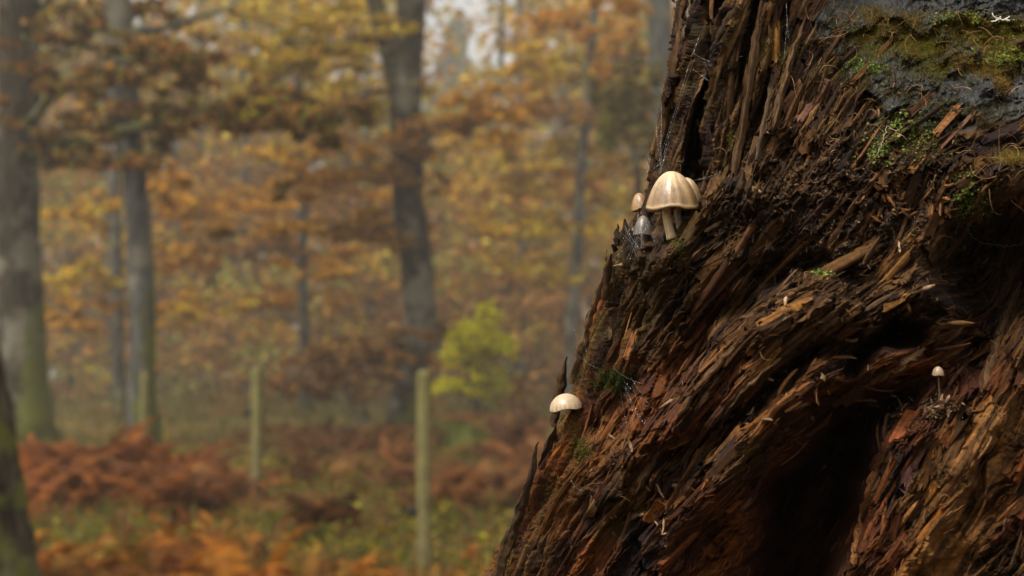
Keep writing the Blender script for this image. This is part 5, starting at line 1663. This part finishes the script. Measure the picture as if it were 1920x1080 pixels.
A = Acc()
for i in range(150):
    c_ = [(1600, 210, 70, 50), (1700, 60, 60, 30), (1540, 90, 40, 50), (1860, 110, 40, 40), (1560, 60, 40, 30), (1880, 320, 30, 30)][srng.integers(0, 6)]
    tendril(A, srng.normal(c_[0], c_[2]), srng.normal(c_[1], c_[3]), srng.uniform(20, 80), srng.uniform(.4, .8), srng.uniform(.4, 1.6))
for i in range(70):
    tendril(A, srng.uniform(1050, 1900), srng.uniform(250, 1000), srng.uniform(15, 50), srng.uniform(.35, .6), srng.uniform(.3, 1.2))
tag(A.build('moss_stalks', M_TEND), 'fine orange hair-like moss stalks curling over the stump', 'moss', kind='stuff')


def long_root(px0, py0, pts, label):
    a = Acc(); P, _ = surf_path(pts, [.002, .010, .006], 26)
    add_tube(a, P + srng.normal(0, .0003, P.shape), .6 * PXM, 5, (.33, .26, .16)); tag(a.build('root_thread', M_TEND, None, True), label, 'root')


long_root(0, 0, [(1812, 436), (1840, 455), (1880, 462), (1918, 458)], 'pale thread-like root arching at the right edge')
long_root(0, 0, [(1640, 300), (1652, 270), (1664, 235), (1700, 262)], 'fine root looping over the crumbly slope')


def lichen_twig():
    p = ST.hit(1872, 38)[0]; d = float(np.dot(p - CAMP, FW)) - .008
    a = Acc(); c = (.62, .58, .48)
    def s_(pts, r0, r1):
        P = smooth_path(np.array(pts, float), 10); add_tube(a, at(P[:, 0], P[:, 1], np.full(10, d)) + srng.normal(0, .0002, (10, 3)), np.linspace(r0, r1, 10) * PXM, 6, c)
    s_([(1893, 39), (1880, 35), (1868, 36), (1862, 30), (1860, 24)], 2.2, 1.2)
    s_([(1874, 36), (1864, 40), (1858, 40)], 2.0, 1.0); s_([(1884, 37), (1890, 33), (1893, 31)], 1.8, 1.0); s_([(1870, 36), (1876, 31)], 1.5, .8)
    tag(a.build('lichen_twig', M_TEND, None, True), 'tiny branched white lichen twig on moss at top right', 'lichen')


lichen_twig()

# ================================================================== mushrooms
def cap_mat():
    m = N('mushroom_cap')
    at_ = m.n('ShaderNodeAttribute', attribute_name='Col')
    tc = m.n('ShaderNodeTexCoord')
    n1 = m.n('ShaderNodeTexNoise'); n1.inputs['Scale'].default_value = 900; n1.inputs['Detail'].default_value = 4; m.l(tc.outputs['Object'], n1.inputs['Vector'])
    mr = m.n('ShaderNodeMapRange'); mr.inputs['From Min'].default_value = .3; mr.inputs['From Max'].default_value = .7; mr.inputs['To Min'].default_value = .86; mr.inputs['To Max'].default_value = 1.12
    m.l(n1.outputs['Fac'], mr.inputs['Value'])
    mx = m.mix('MULTIPLY'); mx.inputs[0].default_value = 1; m.l(at_.outputs['Color'], mx.inputs[6]); m.l(mr.outputs[0], mx.inputs[7])
    b = m.n('ShaderNodeBsdfPrincipled'); m.l(mx.outputs[2], b.inputs['Base Color'])
    b.inputs['Roughness'].default_value = .30; b.inputs['Specular IOR Level'].default_value = .55
    b.inputs['Subsurface Weight'].default_value = .35; b.inputs['Subsurface Radius'].default_value = (.004, .0022, .0010); b.inputs['Subsurface Scale'].default_value = .6
    bp = m.n('ShaderNodeBump'); bp.inputs['Strength'].default_value = .35; bp.inputs['Distance'].default_value = .0004; m.l(n1.outputs['Fac'], bp.inputs['Height']); m.l(bp.outputs[0], b.inputs['Normal'])
    m.l(b.outputs[0], m.out.inputs['Surface'])
    return m.m


M_CAP = cap_mat()
M_STEM = vcol_mat('mushroom_stem', .55, 500, .85, 1.15, .0003, .4, 0, 4, .3)


def mushroom(label, apex, rim_y, half_w, d, stem, stem_w, c_top, c_rim, c_stem, tilt=(0, 0), power=1.9, stri=34, wrinkle=1.0, dome=False, group='small mushrooms growing on the stump', d_foot=None):
    """conical-bell cap (lathe with pleats), gills underneath, curved stem"""
    sc = d / FPX
    ax, ay = apex
    R = half_w * sc; Hc = (rim_y - ay) * sc
    top = at(ax, ay, d)
    foot = at(stem[-1][0], stem[-1][1], d)
    root = empty('mushroom', foot); tag(root, label, 'mushroom', group)
    tx, ty = tilt
    axis = np.array([tx, ty, 1.0]); axis /= np.linalg.norm(axis)
    e1 = np.cross(axis, [0, 1, 0]); e1 /= np.linalg.norm(e1); e2 = np.cross(axis, e1)
    org = top - axis * Hc
    nr, ns = 40, 144
    th = np.linspace(0, 2 * math.pi, ns, endpoint=False)
    t = np.linspace(0.0, 1, nr)
    r_prof = t ** .9; z_prof = 1 - (.74 * r_prof ** power + .26 * r_prof ** 7)
    if dome: r_prof = np.sin(t * math.pi / 2); z_prof = np.cos(t * math.pi / 2)
    r = np.random.default_rng(int(ax))
    Tm, TH = np.meshgrid(t, th, indexing='ij')
    ple = np.sin(TH * stri + .6 * np.sin(TH * 5)) * np.clip((Tm - .55) / .45, 0, 1) ** 1.3
    wr = unit(fft_blur(r.standard_normal((nr, ns)), 1.6, 7)) * np.clip(Tm / .3, 0, 1)
    big = .010 * np.sin(TH * 3 + 1.2) * Tm + .008 * np.sin(TH * 5 + .3) * Tm
    rad = R * r_prof[:, None] * (1 + .004 * ple + big + .003 * wr * wrinkle)
    z = Hc * z_prof[:, None] + R * (.004 * ple + .006 * wr * wrinkle) * (Tm > .02)
    z = z + R * .05 * np.sin(TH * 4 + 2) * Tm ** 6 - .0 * Tm
    V = org + rad[..., None] * (np.cos(TH)[..., None] * e1 + np.sin(TH)[..., None] * e2) + z[..., None] * axis
    i = np.arange(nr - 1)[:, None] * ns; j = np.arange(ns)[None, :]; k_ = (j + 1) % ns
    q = np.stack([i + j, i + k_, i + ns + k_, i + ns + j], -1).reshape(-1, 4)
    # underside just inside the rim
    t2 = np.linspace(1, .12, 10)
    T2, TH2 = np.meshgrid(t2, th, indexing='ij')
    r2 = rad[-1][None, :] * (T2 * .985); z2 = z[-1][None, :] + Hc * .34 * (1 - T2) ** 1.0 + .0003
    V2 = org + r2[..., None] * (np.cos(TH2)[..., None] * e1 + np.sin(TH2)[..., None] * e2) + z2[..., None] * axis
    off = nr * ns
    edge = np.stack([(nr - 1) * ns + np.arange(ns), (nr - 1) * ns + (np.arange(ns) + 1) % ns, off + (np.arange(ns) + 1) % ns, off + np.arange(ns)], -1)
    i = np.arange(9)[:, None] * ns + off
    q2 = np.stack([i + j, i + k_, i + ns + k_, i + ns + j], -1).reshape(-1, 4)
    cT, cR = np.asarray(c_top), np.asarray(c_rim)
    g_ = (np.clip((Tm - .35) / .55, 0, 1) ** 1.2)[..., None]
    c = cT * (1 - g_) + cR * g_
    mot = unit(fft_blur(r.standard_normal((nr, ns)), 2.2, 1.2)) * np.exp(-((Tm - .72) / .22) ** 2)
    c = c * (1 + .26 * (ple * np.clip((Tm - .40) / .6, 0, 1))[..., None] + .17 * wr[..., None] * wrinkle - .16 * np.abs(mot)[..., None] * min(1, wrinkle))
    c[-2:] = c[-2:] * .5 + .5 * np.minimum(cT * 1.1, .9)
    c2 = np.broadcast_to(cR * .8, V2.shape)
    cap_o = mesh_obj('cap', np.concatenate([V.reshape(-1, 3), V2.reshape(-1, 3)]), [q, edge, q2], M_CAP, root, np.concatenate([c.reshape(-1, 3), c2.reshape(-1, 3)]), True)
    # gills: thin blades under the cap
    ga = Acc()
    for b in range(48):
        a_ = b / 48 * 2 * math.pi; u = math.cos(a_) * e1 + math.sin(a_) * e2
        rim = z[-1][int(b * ns / 48)]
        rr_ = np.linspace(.14, .95, 6) * rad[-1][int(b * ns / 48)]
        up_ = rim + Hc * .34 * (1 - np.linspace(.14, .95, 6)) ** 1.0
        lo_ = up_ - R * np.array([.05, .10, .12, .10, .06, .01])
        P = np.concatenate([org + rr_[:, None] * u + up_[:, None] * axis, org + rr_[:, None] * u + lo_[:, None] * axis])
        ga.add(P, np.array([(x, x + 1, x + 7, x + 6) for x in range(5)]), cR * .9)
    gl = ga.build('gills', M_STEM, cap_o); gl['kind'] = 'stuff'
    n = 18
    sp = smooth_path(np.array([(a[0], a[1]) for a in stem], float), n)
    P = at(sp[:, 0], sp[:, 1], np.linspace(d, d if d_foot is None else d_foot, n))
    P[0] = org + axis * (Hc * .34)
    rd = np.linspace(.46, .54, n) * stem_w * sc
    rd[-3:] *= np.array([1.05, 1.12, 1.2])
    v, q4, cp = tube(P, rd, 20, True)
    st = (1 + .10 * np.sin(np.arange(20) * 2.1 + 1) + .05 * r.standard_normal(20))
    cs = np.asarray(c_stem) * np.concatenate([np.tile(st, n), [1, 1]])[:, None] * np.concatenate([np.repeat(np.linspace(1.1, .8, n), 20), [1, 1]])[:, None]
    mesh_obj('stem', v, [q4, cp], M_STEM, root, cs, True)


CT, CR, CS = (.60, .44, .255), (.27, .165, .075), (.46, .33, .18)
mushroom('large tan bell-capped mushroom in front of the pair', (1259, 321), 393, 50, .748, [(1254, 372), (1249, 400), (1254, 425), (1260, 448)], 17, CT, CR, CS, (-.03, -.06), 1.95, 64)
mushroom('tan mushroom half hidden behind the large bell cap on its right', (1288, 333), 388, 34, .757, [(1278, 372), (1270, 400), (1275, 425), (1280, 450)], 13, (.50, .36, .21), (.28, .175, .08), CS, (.06, 0), 1.9, 40)
mushroom('small brown mushroom peeping out behind the left edge', (1197, 362), 394, 19, .800, [(1197, 385), (1199, 410), (1205, 440)], 8, (.32, .19, .08), (.26, .15, .06), CS, (-.2, 0), 2.0, 24)
mushroom('greyish mushroom veiled by cobweb, low beside the large one', (1206, 404), 442, 19, .762, [(1206, 430), (1206, 450), (1210, 478)], 10, (.15, .12, .09), (.12, .095, .075), (.15, .12, .085), (.02, 0), 1.9, 24)
mushroom('low pale smooth-capped mushroom on the left edge', (1058, 738), 768, 31, .782, [(1062, 756), (1074, 764), (1088, 770)], 11, (.46, .35, .225), (.42, .30, .18), CS, (-.14, 0), 2.3, 20, .2, True, d_foot=.83)
mushroom('tiny round-headed mushroom on a thin stalk by the ledge', (1759, 687), 704, 11, .678, [(1759, 700), (1760, 715), (1762, 738), (1760, 755)], 3.2, (.30, .21, .125), (.25, .165, .095), (.07, .042, .022), (0, -.05), 2.8, 16, .3, True)

# ================================================================== cobwebs
M_WEB = vcol_mat('spider_silk', .35, 200, .9, 1.1, 0, .6)


def web(label, threads, r_=.16, beads=0):
    a = Acc()
    for (x0, y0, d0, x1, y1, d1, sag) in threads:
        t = np.linspace(0, 1, 9)
        P = at(x0 + (x1 - x0) * t, y0 + (y1 - y0) * t + sag * 4 * t * (1 - t), d0 + (d1 - d0) * t)
        add_tube(a, P, r_ * PXM, 3, (.42, .42, .42), cap=False)
    if beads:
        for i in range(beads):
            th_ = threads[srng.integers(0, len(threads))]; t = srng.random()
            p = at(th_[0] + (th_[3] - th_[0]) * t, th_[1] + (th_[4] - th_[1]) * t + th_[6] * 4 * t * (1 - t), th_[2] + (th_[5] - th_[2]) * t)
            s_ = srng.uniform(.4, .9) * PXM
            V = p + s_ * np.array([(1, 0, 0), (-1, 0, 0), (0, 1, 0), (0, -1, 0), (0, 0, 1), (0, 0, -1.0)])
            a.add(V, np.array([(0, 2, 4), (2, 1, 4), (1, 3, 4), (3, 0, 4), (2, 0, 5), (1, 2, 5), (3, 1, 5), (0, 3, 5)]), (.8, .8, .8))
    x0, y0, d0 = threads[0][:3]
    root = empty('cobweb', at(x0, y0, d0)); tag(root, label, 'cobweb')
    a.build('threads', M_WEB, root)['kind'] = 'stuff'


th = []
for i in range(18):
    th.append((1206 + srng.normal(0, 12), 395 + srng.uniform(0, 40), .752, 1190 + srng.normal(0, 24), 470 + srng.uniform(-10, 28), .756 + srng.normal(0, .003), srng.uniform(-2, 5)))
for i in range(7):
    th.append((1172 + srng.normal(0, 8), 425 + srng.normal(0, 8), .762, 1215 + srng.normal(0, 14), 480 + srng.normal(0, 10), .755, 3))
for i in range(6):
    th.append((1210 + srng.normal(0, 8), 395, .75, 1235 + srng.normal(0, 10), 455, .75, 2))
th.append((1235, 398, .742, 1400, 412, .735, 6)); th.append((1275, 340, .745, 1345, 325, .745, 4))
web('dense cobweb strung over the veiled mushroom and ledge', th, .11, 60)
th = [(1300, 95, .768, 1226, 330, .760, 3), (1302, 110, .766, 1240, 300, .76, -3), (1312, 65, .77, 1300, 100, .767, 0), (1240, 200, .775, 1238, 300, .772, 2), (1300, 130, .765, 1362, 170, .752, 3), (1320, 115, .76, 1380, 230, .75, 0),
      (1350, 135, .755, 1375, 215, .75, 0), (1228, 225, .778, 1240, 320, .77, 2), (1300, 100, .767, 1345, 120, .757, 2), (1474, 5, .75, 1478, 70, .745, 0), (1476, 40, .747, 1470, 110, .744, 2)]
for i in range(5): th.append((1245 + srng.normal(0, 10), 240 + srng.normal(0, 30), .768, 1235 + srng.normal(0, 10), 330 + srng.normal(0, 10), .764, 2))
web('long dewy cobweb threads hanging over the upper left slats', th, .12, 110)
th = []
for i in range(9): th.append((1175 + srng.normal(0, 10), 730 + srng.normal(0, 10), .725, 1200 + srng.normal(0, 20), 790 + srng.normal(0, 16), .725, 2))
for (a, b, c, d_) in ((1070, 650, 1120, 690), (1090, 600, 1100, 660), (1150, 690, 1210, 720), (1070, 900, 1095, 920), (1150, 880, 1195, 910), (1075, 610, 1100, 680)):
    th.append((a, b, .742, c, d_, .735, 6))
web('thin cobweb on the flank right of the dark moss', th, .085, 20)

# ================================================================== autumn haze
def haze():
    x0, x1, y0, y1, z0, z1 = -260, 260, -110, 330, -1.2, 45
    v = np.array([(x, y, z) for z in (z0, z1) for y in (y0, y1) for x in (x0, x1)], float)
    f = np.array([(0, 2, 3, 1), (4, 5, 7, 6), (0, 1, 5, 4), (2, 6, 7, 3), (0, 4, 6, 2), (1, 3, 7, 5)])
    m = N('autumn_haze')
    p = m.n('ShaderNodeVolumePrincipled')
    p.inputs['Color'].default_value = (0.97, 0.95, 0.88, 1)
    p.inputs['Density'].default_value = HAZE
    p.inputs['Anisotropy'].default_value = 0.2
    m.l(p.outputs[0], m.out.inputs['Volume'])
    o = mesh_obj('haze', v, f, m.m)
    tag(o, 'pale autumn mist hanging through the wood', 'mist', kind='stuff')


HAZE = 0.0022
haze()
